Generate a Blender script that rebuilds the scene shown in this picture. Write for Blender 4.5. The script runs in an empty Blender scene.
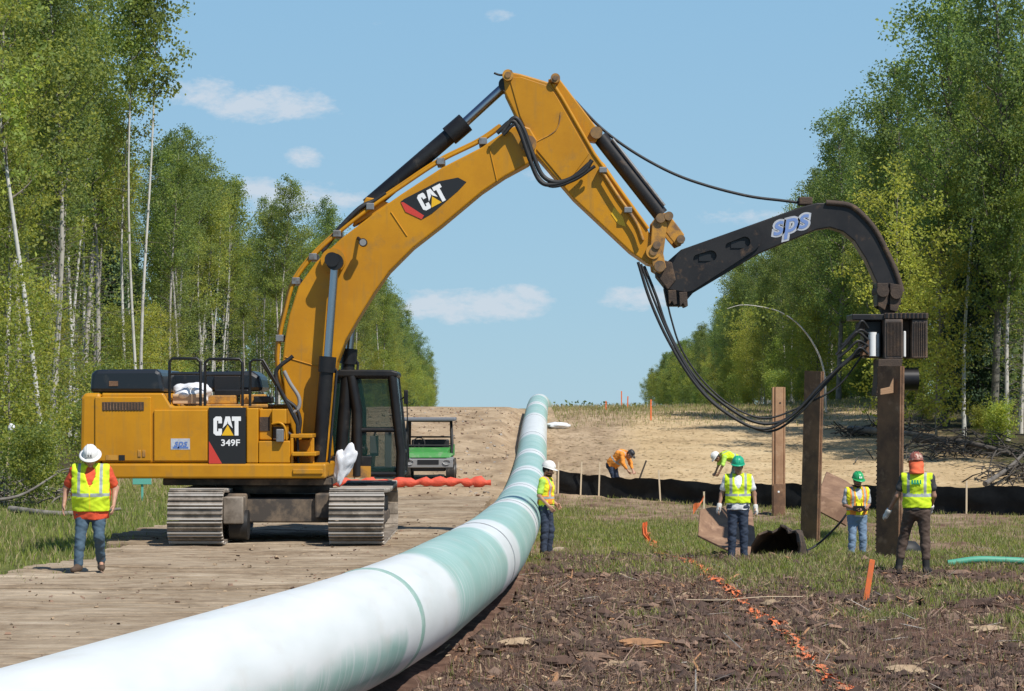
import bpy, math, random
import numpy as np
from mathutils import Vector, Matrix, Euler
random.seed(7); rng = np.random.default_rng(7)
C = bpy.context.scene.collection
SC = bpy.context.scene
# ---------------------------------------------------------------- camera
CAMZ = 2.7; F = 2500.0; HY = 405.0
cam_d = bpy.data.cameras.new('camera'); cam = bpy.data.objects.new('camera', cam_d); C.objects.link(cam)
cam.location = (0, 0, CAMZ); cam.rotation_euler = (math.radians(90), 0, 0)
cam_d.sensor_width = 36; cam_d.lens = F/1024*36; cam_d.shift_y = (HY-345.5)/1024
cam_d.clip_start = 0.5; cam_d.clip_end = 9000
SC.camera = cam
# ---------------------------------------------------------------- sun, sky, exposure
ELEV = math.radians(52); AZ = math.atan2(0.66, -0.75)          # azimuth clockwise from +Y (the view direction)
S = Vector((math.sin(AZ)*math.cos(ELEV), math.cos(AZ)*math.cos(ELEV), math.sin(ELEV)))
sd = bpy.data.lights.new('sun', 'SUN'); sd.energy = 4.8; sd.angle = math.radians(0.53); sd.color = (1, 0.95, 0.87)
sun = bpy.data.objects.new('sun', sd); C.objects.link(sun); sun.rotation_euler = S.to_track_quat('Z', 'Y').to_euler()
W = bpy.data.worlds.new('World'); SC.world = W; W.use_nodes = True
nt = W.node_tree; nt.nodes.clear()
def wn(t, **k):
    n = nt.nodes.new(t)
    for a, b in k.items(): setattr(n, a, b)
    return n
sky = wn('ShaderNodeTexSky', sky_type='NISHITA', sun_disc=False, sun_elevation=ELEV, sun_rotation=AZ,
         altitude=1200, air_density=1.0, dust_density=0.1, ozone_density=4.0)
bg = wn('ShaderNodeBackground'); bg.inputs['Strength'].default_value = 0.098
wo = wn('ShaderNodeOutputWorld')
tc = wn('ShaderNodeTexCoord')
# small fair-weather clouds: soft noise-broken banks placed by direction low over the horizon
sep = wn('ShaderNodeSeparateXYZ'); nt.links.new(tc.outputs['Generated'], sep.inputs[0])
def wmath(op, a, b=None, c=None):
    n = wn('ShaderNodeMath', operation=op)
    for i, v in enumerate((a, b, c)):
        if v is None: continue
        if isinstance(v, (int, float)): n.inputs[i].default_value = v
        else: nt.links.new(v, n.inputs[i])
    return n.outputs[0]
azm = wmath('ARCTAN2', sep.outputs[0], sep.outputs[1]); alt = wmath('ARCSINE', sep.outputs[2])
mp = wn('ShaderNodeMapping'); mp.inputs['Scale'].default_value = (70, 70, 150); nt.links.new(tc.outputs['Generated'], mp.inputs[0])
nz = wn('ShaderNodeTexNoise'); nz.inputs['Scale'].default_value = 1.0; nz.inputs['Detail'].default_value = 9; nz.inputs['Roughness'].default_value = 0.66
nt.links.new(mp.outputs[0], nz.inputs['Vector'])
tot = None
for (cx, cy, rx, ry, st) in ((262, 106, 80, 19, 1.0), (205, 96, 45, 17, 1.0), (305, 157, 24, 12, .85), (300, 200, 80, 19, 1.0), (240, 190, 50, 14, .9), (465, 306, 90, 19, 1.05), (515, 300, 45, 17, 1.05), (640, 298, 46, 14, 1.0),
                             (545, 174, 32, 9, .7), (690, 268, 60, 18, .4), (505, 17, 26, 8, .45), (385, 24, 18, 6, .35), (750, 215, 60, 14, .4), (-600, 80, 240, 40, .9), (1600, 120, 260, 40, .9), (2300, 60, 300, 50, .9)):
    a0 = math.atan((cx-512)/F); e0 = math.atan((HY-cy)/F)
    u = wmath('DIVIDE', wmath('SUBTRACT', azm, a0), rx/F); v = wmath('DIVIDE', wmath('SUBTRACT', alt, e0), ry/F)
    r2 = wmath('ADD', wmath('MULTIPLY', u, u), wmath('MULTIPLY', v, v))
    m = wmath('MULTIPLY', wmath('MAXIMUM', wmath('SUBTRACT', 1.35, r2), 0.0), st*0.75)
    tot = m if tot is None else wmath('MAXIMUM', tot, m)
den = wmath('MULTIPLY', wmath('SUBTRACT', wmath('ADD', tot, wmath('MULTIPLY', nz.outputs['Fac'], 2.6)), 1.62), 1.0)
den = wmath('MULTIPLY', den, wmath('MINIMUM', wmath('MULTIPLY', tot, 3.0), 1.0))
cl = wn('ShaderNodeClamp'); nt.links.new(den, cl.inputs[0]); cl.inputs['Max'].default_value = 0.7
tint = wn('ShaderNodeMix', data_type='RGBA', blend_type='MULTIPLY'); tint.inputs[0].default_value = 1
nt.links.new(sky.outputs[0], tint.inputs[6]); tint.inputs[7].default_value = (0.92, 1.0, 1.06, 1)
# clear dry air: the low sky stays an even pale blue instead of whitening
lowf = wn('ShaderNodeMapRange'); lowf.inputs[1].default_value = math.radians(10); lowf.inputs[2].default_value = math.radians(38); lowf.inputs[3].default_value = 0.88; lowf.inputs[4].default_value = 0.0; nt.links.new(alt, lowf.inputs[0])
gr1 = wn('ShaderNodeMapRange'); gr1.inputs[1].default_value = 0.0; gr1.inputs[2].default_value = math.radians(10); nt.links.new(alt, gr1.inputs[0])
gr2 = wn('ShaderNodeMix', data_type='RGBA'); nt.links.new(gr1.outputs[0], gr2.inputs[0]); gr2.inputs[6].default_value = (3.35, 5.25, 6.55, 1); gr2.inputs[7].default_value = (2.6, 4.75, 6.75, 1)
low = wn('ShaderNodeMix', data_type='RGBA'); nt.links.new(lowf.outputs[0], low.inputs[0]); nt.links.new(tint.outputs[2], low.inputs[6]); nt.links.new(gr2.outputs[2], low.inputs[7])
mx = wn('ShaderNodeMix', data_type='RGBA'); nt.links.new(cl.outputs[0], mx.inputs[0]); nt.links.new(low.outputs[2], mx.inputs[6]); mx.inputs[7].default_value = (6.3, 6.7, 7.3, 1)
nt.links.new(mx.outputs[2], bg.inputs[0]); nt.links.new(bg.outputs[0], wo.inputs[0])
vs = SC.view_settings; vs.view_transform = 'Standard'; vs.look = 'None'; vs.exposure = 0.15; vs.gamma = 1; vs.use_curve_mapping = False
SC.render.resolution_x = 1024; SC.render.resolution_y = 691
SC.render.engine = 'CYCLES'
try:
    SC.cycles.max_bounces = 6; SC.cycles.transparent_max_bounces = 8; SC.cycles.use_denoising = True
except Exception: pass
# ---------------------------------------------------------------- materials
M = {}
def mat(name, col, rough=.7, metal=0, col2=None, scale=3., lo=.4, hi=.62, bump=0., bscale=30., dirt=None, dirt_lo=.5, dirt_hi=.7, dscale=1.2, trans=0., spec=None, rnd=0., detail=6, streak=None):
    m = bpy.data.materials.new(name); m.use_nodes = True; n = m.node_tree; b = n.nodes['Principled BSDF']; out = n.nodes['Material Output']
    b.inputs['Roughness'].default_value = rough; b.inputs['Metallic'].default_value = metal
    if spec is not None: b.inputs['Specular IOR Level'].default_value = spec
    def N(t): return n.nodes.new(t)
    L = n.links.new
    g = N('ShaderNodeNewGeometry')
    cur = N('ShaderNodeRGB'); cur.outputs[0].default_value = (*col, 1); cur = cur.outputs[0]
    def layer(cur, c2, sc, a, b_):
        t = N('ShaderNodeTexNoise'); t.inputs['Scale'].default_value = sc; t.inputs['Detail'].default_value = detail; t.inputs['Roughness'].default_value = .65
        L(g.outputs['Position'], t.inputs['Vector'])
        r = N('ShaderNodeMapRange'); r.inputs[1].default_value = a; r.inputs[2].default_value = b_; L(t.outputs['Fac'], r.inputs[0])
        x = N('ShaderNodeMix'); x.data_type = 'RGBA'; L(r.outputs[0], x.inputs[0]); L(cur, x.inputs[6]); x.inputs[7].default_value = (*c2, 1)
        return x.outputs[2]
    if col2: cur = layer(cur, col2, scale, lo, hi)
    if dirt: cur = layer(cur, dirt, dscale, dirt_lo, dirt_hi)
    if streak:                                       # rain-washed grime running down the sides
        mp_ = N('ShaderNodeMapping'); mp_.inputs['Scale'].default_value = (7, 7, .45); L(g.outputs['Position'], mp_.inputs[0]); t = N('ShaderNodeTexNoise'); t.inputs['Scale'].default_value = 1.6; t.inputs['Detail'].default_value = 5; L(mp_.outputs[0], t.inputs['Vector'])
        r = N('ShaderNodeMapRange'); r.inputs[1].default_value = .54; r.inputs[2].default_value = .78; r.inputs[4].default_value = .55; L(t.outputs['Fac'], r.inputs[0]); x = N('ShaderNodeMix'); x.data_type = 'RGBA'; L(r.outputs[0], x.inputs[0]); L(cur, x.inputs[6]); x.inputs[7].default_value = (*streak, 1); cur = x.outputs[2]
    if rnd:
        oi = N('ShaderNodeObjectInfo'); hs = N('ShaderNodeHueSaturation')
        r = N('ShaderNodeMapRange'); r.inputs[3].default_value = 1-rnd; r.inputs[4].default_value = 1+rnd; L(oi.outputs['Random'], r.inputs[0]); L(r.outputs[0], hs.inputs['Value'])
        w = N('ShaderNodeTexWhiteNoise'); w.noise_dimensions = '1D'; L(oi.outputs['Random'], w.inputs['W'])
        r2 = N('ShaderNodeMapRange'); r2.inputs[3].default_value = .5-rnd*.07; r2.inputs[4].default_value = .5+rnd*.07; L(w.outputs[0], r2.inputs[0]); L(r2.outputs[0], hs.inputs['Hue'])
        L(cur, hs.inputs['Color']); cur = hs.outputs[0]
    L(cur, b.inputs['Base Color'])
    if bump:
        t = N('ShaderNodeTexNoise'); t.inputs['Scale'].default_value = bscale; t.inputs['Detail'].default_value = 4; L(g.outputs['Position'], t.inputs['Vector'])
        bp = N('ShaderNodeBump'); bp.inputs['Strength'].default_value = bump; bp.inputs['Distance'].default_value = .03; L(t.outputs['Fac'], bp.inputs['Height']); L(bp.outputs[0], b.inputs['Normal'])
    if trans:
        t = N('ShaderNodeBsdfTranslucent'); gm = N('ShaderNodeMix'); gm.data_type = 'RGBA'; gm.blend_type = 'MULTIPLY'; gm.inputs[0].default_value = 1; gm.inputs[7].default_value = (1.55, 1.5, .9, 1); L(cur, gm.inputs[6]); L(gm.outputs[2], t.inputs[0]); x = N('ShaderNodeMixShader'); x.inputs[0].default_value = trans
        L(b.outputs[0], x.inputs[1]); L(t.outputs[0], x.inputs[2]); L(x.outputs[0], out.inputs[0])
    M[name] = m; return m
YEL = (.52, .232, .006)
mat('yellow', YEL, .45, spec=.35, col2=(.44, .19, .006), scale=.9, dirt=(.27, .155, .045), dirt_lo=.56, dirt_hi=.84, dscale=2.6, streak=(.30, .17, .04))
mat('yellow_worn', (.5, .24, .03), .55, col2=(.2, .11, .05), scale=4, lo=.45, hi=.62)
mat('black_paint', (.009, .009, .0105), .4, spec=.35, col2=(.018, .017, .017), scale=2, dirt=(.06, .05, .04), dirt_lo=.6, dirt_hi=.8, dscale=4)
mat('hood_black', (.012, .016, .022), .33, dirt=(.06, .055, .05), dirt_lo=.58, dirt_hi=.8, dscale=3)
mat('arm_black', (.016, .0155, .017), .45, spec=.3, col2=(.026, .024, .024), scale=1.8, dirt=(.12, .075, .045), dirt_lo=.58, dirt_hi=.78, dscale=5)
mat('chrome', (.38, .39, .41), .25, 1)
mat('steel_grey', (.25, .25, .25), .5, .6, dirt=(.12, .09, .06), dscale=6)
mat('rubber', (.014, .014, .015), .6, dirt=(.05, .045, .04), dirt_lo=.55, dirt_hi=.8, dscale=9)
mat('track_steel', (.25, .21, .17), .65, .1, col2=(.13, .105, .08), scale=5, dirt=(.36, .31, .25), dirt_lo=.55, dirt_hi=.66, dscale=3)
mat('track_polish', (.50, .46, .41), .45, .25, col2=(.35, .31, .26), scale=2.5, lo=.5, hi=.66)
mat('pin_steel', (.12, .085, .06), .6, .2, col2=(.26, .15, .06), scale=6)
mat('undercarriage', (.06, .05, .042), .8, col2=(.19, .14, .095), scale=3, lo=.45, hi=.65)
mat('rust', (.20, .105, .055), .85, col2=(.105, .058, .035), scale=2.2, dirt=(.33, .20, .12), dirt_lo=.55, dirt_hi=.75, dscale=3.5, bump=.25, bscale=40)
mat('rust_mix', (.10, .075, .06), .7, col2=(.06, .048, .042), scale=3, dirt=(.20, .115, .07), dirt_lo=.5, dirt_hi=.72, dscale=5, bump=.2, bscale=40)
mat('rust_mid', (.27, .16, .095), .85, col2=(.18, .10, .06), scale=2.2, dirt=(.38, .24, .15), dirt_lo=.55, dirt_hi=.75, dscale=4, bump=.25, bscale=40)
mat('rust_pale', (.40, .235, .13), .85, col2=(.30, .165, .09), scale=1.6, dirt=(.46, .31, .2), dirt_lo=.55, dirt_hi=.75, dscale=4, bump=.2, bscale=40)
mat('rust_dark', (.075, .05, .035), .85, col2=(.045, .032, .025), scale=3, dirt=(.15, .09, .05), dirt_lo=.55, dirt_hi=.72, dscale=5, bump=.3, bscale=40)
mat('white', (.78, .78, .77), .5); mat('decal_black', (.012, .012, .013), .45); mat('decal_red', (.55, .045, .03), .45)
mat('decal_yellow', (.75, .43, .01), .45); mat('decal_blue', (.10, .18, .45), .5); mat('decal_white', (.8, .8, .8), .45); mat('sign_blue', (.16, .25, .50), .5); mat('grey_plastic', (.22, .22, .22), .6)
mat('plastic_bag', (.70, .71, .74), .5, bump=.12, bscale=14)
mat('cardboard', (.52, .36, .22), .8)
mat('red_sock', (.72, .10, .05), .7, col2=(.58, .08, .045), scale=5, bump=.5, bscale=18)
mat('timber', (.42, .33, .24), .85, col2=(.28, .21, .15), scale=4, bump=.4, bscale=30)
mat('timber_grey', (.34, .32, .29), .85, col2=(.2, .18, .16), scale=5, bump=.4, bscale=30)
mat('lath', (.6, .48, .33), .8); mat('orange', (.80, .17, .04), .65, col2=(.62, .16, .06), scale=12)
mat('orange_dusty', (.62, .17, .06), .8, col2=(.36, .16, .09), scale=6)
mat('silt', (.008, .008, .009), .6, spec=.2, col2=(.014, .014, .014), scale=2.5, bump=.3, bscale=6)
mat('green_pipe', (.08, .33, .22), .5); mat('teal_sign', (.12, .4, .33), .5)
mat('utv_green', (.05, .25, .05), .4, dirt=(.25, .3, .2), dirt_lo=.5, dirt_hi=.8, dscale=4); mat('utv_roof', (.16, .17, .19), .45); mat('tyre', (.025, .023, .021), .85, dirt=(.15, .11, .08), dscale=6)
mat('bark_pale', (.40, .38, .335), .85, col2=(.30, .28, .24), scale=2.5, lo=.5, hi=.68, dirt=(.06, .05, .045), dirt_lo=.62, dirt_hi=.68, dscale=5, rnd=.35)
mat('bark_grey', (.24, .22, .19), .9, col2=(.13, .115, .1), scale=4, rnd=.35)
mat('bark_white', (.52, .51, .47), .8, col2=(.32, .305, .28), scale=2, lo=.5, hi=.7, dirt=(.05, .045, .04), dirt_lo=.62, dirt_hi=.67, dscale=6)
mat('twig', (.17, .15, .12), .9, col2=(.10, .085, .07), scale=3, rnd=.3)
mat('bark_dark', (.06, .05, .042), .9, col2=(.10, .085, .07), scale=4)
# foliage: base colours of several leaf kinds; darker ones also put interior shade into colour
for nm, c in (('leaf_a', (.285, .345, .090)), ('leaf_b', (.205, .280, .092)), ('leaf_c', (.355, .390, .08)), ('leaf_d', (.150, .215, .092)), ('leaf_y', (.42, .42, .08)), ('leaf_o', (.30, .22, .06))):
    mat(nm, c, .55, col2=tuple(x*.72 for x in c), scale=.7, trans=.5, rnd=.22, detail=3, spec=.3)
mat('needle', (.045, .085, .035), .7, col2=(.048, .085, .030), scale=1.5, trans=.1, rnd=.25)
mat('grass_a', (.165, .22, .04), .6, col2=(.21, .22, .07), scale=.8, trans=.3, detail=3)
mat('grass_dry', (.40, .32, .17), .7, col2=(.28, .22, .13), scale=2, trans=.15, detail=3)
mat('chip_dark', (.115, .066, .047), .9, col2=(.062, .038, .028), scale=6); mat('chip_mid', (.27, .165, .11), .9, col2=(.17, .115, .085), scale=6)
mat('soil', (.085, .052, .038), .95, col2=(.05, .031, .023), scale=8); mat('shred_orange', (.40, .21, .10), .85, col2=(.28, .15, .08), scale=6)
mat('chip_pale', (.42, .31, .2), .85, col2=(.3, .21, .13), scale=5); mat('chip_grey', (.30, .27, .24), .9); mat('stem', (.26, .175, .13), .9, col2=(.14, .09, .068), scale=3)
def glass_mat():
    m = bpy.data.materials.new('tinted_glass'); m.use_nodes = True; n = m.node_tree; b = n.nodes['Principled BSDF']
    b.inputs['Base Color'].default_value = (.014, .045, .036, 1); b.inputs['Roughness'].default_value = .03; b.inputs['Specular IOR Level'].default_value = .3; b.inputs['Alpha'].default_value = .34; M['glass'] = m
glass_mat()
# people
for nm, c in (('skin', (.48, .26, .17)), ('skin_tan', (.36, .19, .12)), ('hair_dark', (.02, .015, .012)), ('hair_brown', (.06, .035, .02)), ('eye', (.02, .015, .015)), ('lips', (.35, .13, .1)),
              ('vest_lime', (.66, .86, .02)), ('vest_yellow', (.85, .80, .02)), ('vest_orange', (.86, .30, .04)), ('reflective', (.34, .38, .37)), ('tee_orange', (.70, .085, .03)), ('tee_white', (.75, .75, .76)),
              ('tee_lime', (.5, .8, .12)), ('tee_grey', (.48, .5, .54)), ('tee_green', (.06, .4, .06)), ('tee_dark', (.05, .05, .05)), ('jeans', (.06, .105, .15)), ('jeans_dark', (.028, .042, .075)), ('jeans_light', (.17, .25, .36)), ('trousers_brown', (.085, .055, .04)), ('trousers_teal', (.2, .3, .32)),
              ('boot_brown', (.09, .055, .035)), ('boot_black', (.012, .012, .012)), ('boot_dark', (.04, .028, .02)), ('glove_white', (.62, .6, .56)), ('flap_orange', (.8, .14, .05))):
    mat(nm, c, .8 if not nm.startswith('skin') else .55, col2=tuple(x*.78 for x in c), scale=7, lo=.42, hi=.65, bump=.15 if nm[:2] in ('je', 'tr', 'te', 've') else 0, bscale=22)
mat('hat_white', (.78, .77, .74), .3); mat('hat_green', (.02, .36, .2), .35); mat('hat_green_b', (.025, .36, .12), .35); mat('hat_brown', (.30, .10, .07), .4, col2=(.5, .4, .3), scale=16, lo=.55, hi=.6); mat('hat_dark', (.03, .03, .035), .5)
# ---------------------------------------------------------------- mesh helpers
def px(x, y, d): return Vector(((x-512)/F*d, d, CAMZ-(y-HY)/F*d))
class MB:
    def __init__(s): s.v = []; s.f = []; s.m = []; s.sm = []
    def add(s, vs_, fs, m=0, smooth=False):
        o = len(s.v); s.v += [tuple(v) for v in vs_]; s.f += [tuple(i+o for i in f) for f in fs]; s.m += [m]*len(fs); s.sm += [smooth]*len(fs); return s
    def box(s, lo, hi, m=0, mtx=None):
        (a, b, c), (d, e, f) = lo, hi
        vs_ = [Vector(p) for p in ((a,b,c),(d,b,c),(d,e,c),(a,e,c),(a,b,f),(d,b,f),(d,e,f),(a,e,f))]
        if mtx: vs_ = [mtx @ v for v in vs_]
        return s.add(vs_, [(0,3,2,1),(4,5,6,7),(0,1,5,4),(1,2,6,5),(2,3,7,6),(3,0,4,7)], m)
    def prism(s, pts, y0, y1, m=0, ref=None):
        """closed outline in pixels as seen on the plane at depth ref (default y0), extruded from y0 to y1"""
        ref = ref or y0
        P = [px(x, y, ref) for x, y in pts]
        return s.xz([(p.x, p.z) for p in P], y0, y1, m)
    def xz(s, P, y0, y1, m=0):
        n = len(P); area = sum(P[i][0]*P[(i+1) % n][1]-P[(i+1) % n][0]*P[i][1] for i in range(n))
        if area < 0: P = P[::-1]
        vs_ = [(x, y0, z) for x, z in P]+[(x, y1, z) for x, z in P]
        fs = [tuple(range(n)), tuple(range(2*n-1, n-1, -1))]+[((i+1) % n, i, i+n, (i+1) % n+n) for i in range(n)]
        return s.add(vs_, fs, m)
    def tube(s, pts, r, seg=10, m=0, caps=True, smooth=True):
        pts = [Vector(p) for p in pts]; n = len(pts); R = r if hasattr(r, '__len__') else [r]*n
        vs_ = []; prev = None
        for i, p in enumerate(pts):
            t = (pts[min(i+1, n-1)]-pts[max(i-1, 0)]).normalized()
            if prev is None: a = t.orthogonal().normalized()
            else:
                a = prev-t*prev.dot(t); a = a.normalized() if a.length > 1e-6 else t.orthogonal().normalized()
            prev = a; b = t.cross(a)
            for k in range(seg):
                q = 2*math.pi*k/seg; vs_.append(p+(a*math.cos(q)+b*math.sin(q))*R[i])
        fs = [(i*seg+k, i*seg+(k+1) % seg, (i+1)*seg+(k+1) % seg, (i+1)*seg+k) for i in range(n-1) for k in range(seg)]
        s.add(vs_, fs, m, smooth)
        if caps: s.add(vs_[:seg], [tuple(range(seg-1, -1, -1))], m); s.add(vs_[-seg:], [tuple(range(seg))], m)
        return s
    def cyl(s, a, b, r, seg=16, m=0): return s.tube([a, b], r, seg, m)
    def lathe(s, prof, c, seg=20, m=0, sx=1, sy=1, mtx=None):
        vs_ = []
        for r, z in prof:
            for k in range(seg):
                q = 2*math.pi*k/seg; v = Vector((r*math.cos(q)*sx, r*math.sin(q)*sy, z)); vs_.append((mtx @ v if mtx else v)+Vector(c))
        fs = [(i*seg+k, i*seg+(k+1) % seg, (i+1)*seg+(k+1) % seg, (i+1)*seg+k) for i in range(len(prof)-1) for k in range(seg)]
        return s.add(vs_, fs, m, True)
    def build(s, name, mats, parent=None, bevel=0, world=True, weighted=False):
        me = bpy.data.meshes.new(name); o = Vector((0, 0, 0))
        if parent is not None and world: o = origin(parent)
        me.from_pydata([tuple(Vector(v)-o) for v in s.v] if o.length else s.v, [], s.f)
        mats = mats if isinstance(mats, (list, tuple)) else [mats]
        for q in mats: me.materials.append(M[q])
        me.polygons.foreach_set('material_index', s.m); me.polygons.foreach_set('use_smooth', s.sm); me.update()
        ob = bpy.data.objects.new(name, me); C.objects.link(ob)
        if parent is not None: ob.parent = parent
        if bevel:
            b = ob.modifiers.new('bevel', 'BEVEL'); b.width = bevel; b.segments = 2; b.limit_method = 'ANGLE'; b.angle_limit = math.radians(40)
        return ob
def origin(o):
    v = Vector((0, 0, 0))
    while o is not None: v = v+o.location; o = o.parent
    return v
def tag(o, label=None, cat=None, group=None, kind=None):
    if label: o['label'] = label
    if cat: o['category'] = cat
    if group: o['group'] = group
    if kind: o['kind'] = kind
    return o
def empty(name, loc, label=None, cat=None, group=None, rz=0):
    o = bpy.data.objects.new(name, None); C.objects.link(o); o.location = loc; o.rotation_euler = (0, 0, rz); o.empty_display_size = .2
    return tag(o, label, cat, group)
def npmesh(name, v, f, mats, mi=None, smooth=False, parent=None):
    me = bpy.data.meshes.new(name); v = np.asarray(v, np.float32); f = np.asarray(f, np.int32); k = f.shape[1]
    me.vertices.add(len(v)); me.vertices.foreach_set('co', v.ravel()); me.loops.add(f.size); me.loops.foreach_set('vertex_index', f.ravel())
    me.polygons.add(len(f)); me.polygons.foreach_set('loop_start', np.arange(0, f.size, k, dtype=np.int32))
    try: me.polygons.foreach_set('loop_total', np.full(len(f), k, np.int32))
    except Exception: pass
    for q in (mats if isinstance(mats, (list, tuple)) else [mats]): me.materials.append(M[q] if isinstance(q, str) else q)
    if mi is not None: me.polygons.foreach_set('material_index', np.asarray(mi, np.int32))
    me.polygons.foreach_set('use_smooth', np.full(len(f), smooth)); me.update(calc_edges=True); me.validate()
    o = bpy.data.objects.new(name, me); C.objects.link(o)
    if parent is not None: o.parent = parent
    return o
def bez(pts, n=24):
    """smooth curve through points (Catmull-Rom)"""
    P = [Vector(p) for p in pts]; P = [P[0]*2-P[1]]+P+[P[-1]*2-P[-2]]; out = []
    for i in range(1, len(P)-2):
        for k in range(n):
            t = k/n; a, b, c, d = P[i-1:i+3]
            out.append(.5*((2*b)+(c-a)*t+(2*a-5*b+4*c-d)*t*t+(3*b-a-3*c+d)*t**3))
    return out+[P[-2]]
def text_mesh(body, size, shear=0, bold=0.02):
    cu = bpy.data.curves.new('lettering', 'FONT'); cu.body = body; cu.size = size; cu.shear = shear; cu.offset = bold*size; cu.align_x = 'CENTER'; cu.align_y = 'CENTER'; cu.resolution_u = 4
    o = bpy.data.objects.new('lettering', cu); C.objects.link(o); bpy.context.view_layer.update()
    me = bpy.data.meshes.new_from_object(o.evaluated_get(bpy.context.evaluated_depsgraph_get())); bpy.data.objects.remove(o); bpy.data.curves.remove(cu)
    return me
def lettering(name, body, size, at, ang, y, mname, parent, shear=0, bold=.02, th=.004, sx=1):
    """flat letters on a plane facing the camera side (-Y), rotated by ang in that plane"""
    me = text_mesh(body, size, shear, bold); mb = MB(); o = Vector((at[0], y, at[1]))
    vs_ = [o+Vector(((v.co.x*sx)*math.cos(ang)-v.co.y*math.sin(ang), -th, v.co.x*sx*math.sin(ang)+v.co.y*math.cos(ang))) for v in me.vertices]
    mb.add(vs_, [tuple(p.vertices) for p in me.polygons]); bpy.data.meshes.remove(me)
    return mb.build(name, mname, parent)
# ---------------------------------------------------------------- terrain functions
def vnoise(x, y, seed=0):
    x = np.asarray(x, float); y = np.asarray(y, float); xi = np.floor(x); yi = np.floor(y); fx = x-xi; fy = y-yi
    fx = fx*fx*(3-2*fx); fy = fy*fy*(3-2*fy)
    def h(a, b):
        q = np.sin(a*127.1+b*311.7+seed*74.7)*43758.5453; return q-np.floor(q)
    return (h(xi, yi)*(1-fx)+h(xi+1, yi)*fx)*(1-fy)+(h(xi, yi+1)*(1-fx)+h(xi+1, yi+1)*fx)*fy
def fbm(x, y, seed=0, o=4):
    s = 0; a = .5; x = np.asarray(x, float); y = np.asarray(y, float)
    for i in range(o): s = s+a*vnoise(x*2**i, y*2**i, seed+i); a *= .5
    return s
def sstep(a, b, x): t = np.clip((np.asarray(x, float)-a)/(b-a), 0, 1); return t*t*(3-2*t)
PY = [0, 14, 24, 35, 50, 62, 73, 87, 97, 110, 125, 131, 140, 160]
PX = [-5.2, -2.86, -1.19, -.34, .05, .27, .47, .68, .82, 1.02, 1.28, 1.42, 1.72, 2.2]
PZ = [.71, .68, .635, .60, .39, .36, .50, .86, 1.40, 2.02, 2.6, 2.80, 2.62, 2.2]
def soft(Y, a, b, w=2.): Y = np.asarray(Y, float); return sum(np.interp(Y+d*w, a, b) for d in (-1, -.5, 0, .5, 1))/5
def pipe_x(Y): return soft(Y, PY, PX, 3.)
def pipe_z(Y): return soft(Y, PY, PZ, 2.5)
RY = [0, 44, 50, 60, 76, 84, 90, 100, 110, 120, 128, 140, 200, 400, 6000]; RZ = [0, 0, -.36, -.48, -.42, -.12, .42, 1.15, 1.8, 2.33, 2.6, 2.55, 2.2, 1.6, -6]
LY = [0, 50, 60, 71, 85, 100, 115, 128, 140, 200, 400, 6000]; LZ = [.15, .15, .27, .5, 1.02, 1.7, 2.28, 2.64, 2.57, 2.2, 1.6, -6]
def ground_z(X, Y):
    X = np.asarray(X, float); Y = np.asarray(Y, float); p = pipe_x(Y); t = sstep(-.7, .5, X-p)
    z = soft(Y, LY, LZ)*(1-t)+soft(Y, RY, RZ)*t
    z = z+sstep(11, 20, X)*(.45*sstep(60, 90, Y))*(fbm(X*.25, Y*.12, 3)+.3)
    z = z-sstep(-6.6, -9, X)*.12+sstep(-9, -14, X)*.1
    near = 1-sstep(60, 140, Y)
    z = z+(fbm(X*.5, Y*.5, 11, 3)-.44)*.16*(.3+.7*t)+(fbm(X*1.9, Y*1.9, 17, 4)-.44)*.20*near*np.where(X > p, 1, .25)
    z = z+(fbm(X*.12, Y*.06, 23, 3)-.44)*.5*sstep(86, 110, Y)*(1-sstep(3, 7, np.abs(X-p))*0.0)*.5
    trench = np.exp(-((X-p+.75)/.45)**2)*sstep(80, 95, Y)*.35
    return z-trench
def gz(x, y): return float(ground_z(x, y))
# ================================================================ GROUND
def axis(bps):
    out = [bps[0][0]]
    for (a, _), (b, st) in zip(bps[:-1], bps[1:]):
        n = max(1, int(round((b-a)/st))); out += list(np.linspace(a, b, n+1)[1:])
    return np.array(out)
def terrain():
    xs = axis([(-900, 0), (-200, 60), (-60, 12), (-20, 2.5), (-9, .5), (-4, .22), (11, .13), (20, .5), (60, 5), (200, 20), (900, 80)])
    ys = axis([(4, 0), (18, .6), (48, .14), (70, .3), (135, .8), (220, 6), (600, 30), (6000, 300)])
    X, Y = np.meshgrid(xs, ys); Z = ground_z(X, Y)
    nx, ny = len(xs), len(ys)
    v = np.stack([X.ravel(), Y.ravel(), Z.ravel()], 1)
    i = (np.arange(ny-1)[:, None]*nx+np.arange(nx-1)[None, :]).ravel(); f = np.stack([i, i+1, i+nx+1, i+nx], 1)
    o = npmesh('ground', v, f, [ground_mat()], smooth=True)
    p = pipe_x(Y); right = sstep(-.6, .4, X-p)
    grass = np.zeros_like(X)
    grass += right*grass_right(X, Y)
    grass += (1-right)*sstep(-6.3, -7.4, X)*.85*(1-.6*sstep(60, 75, Y))
    grass = np.maximum(grass, .55*sstep(112, 126, Y)*(.3+.7*sstep(2, 6, X))*np.ones_like(X))
    straw = right*sstep(76, 84, Y)*sstep(2.2, 6, X-.03*(Y-80))*(1-.55*sstep(108, 124, Y))
    mulch = right*(1-.8*sstep(40, 47, Y)+.35*sstep(46, 52, Y))*(1-sstep(78, 84, Y))
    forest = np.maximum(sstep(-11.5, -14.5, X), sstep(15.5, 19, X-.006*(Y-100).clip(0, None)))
    col = np.stack([grass, straw, mulch, forest], -1).reshape(-1, 4).astype(np.float32)
    a = o.data.color_attributes.new('zones', 'FLOAT_COLOR', 'POINT'); a.data.foreach_set('color', np.clip(col, 0, 1).ravel())
    return tag(o, kind='structure')
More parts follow.
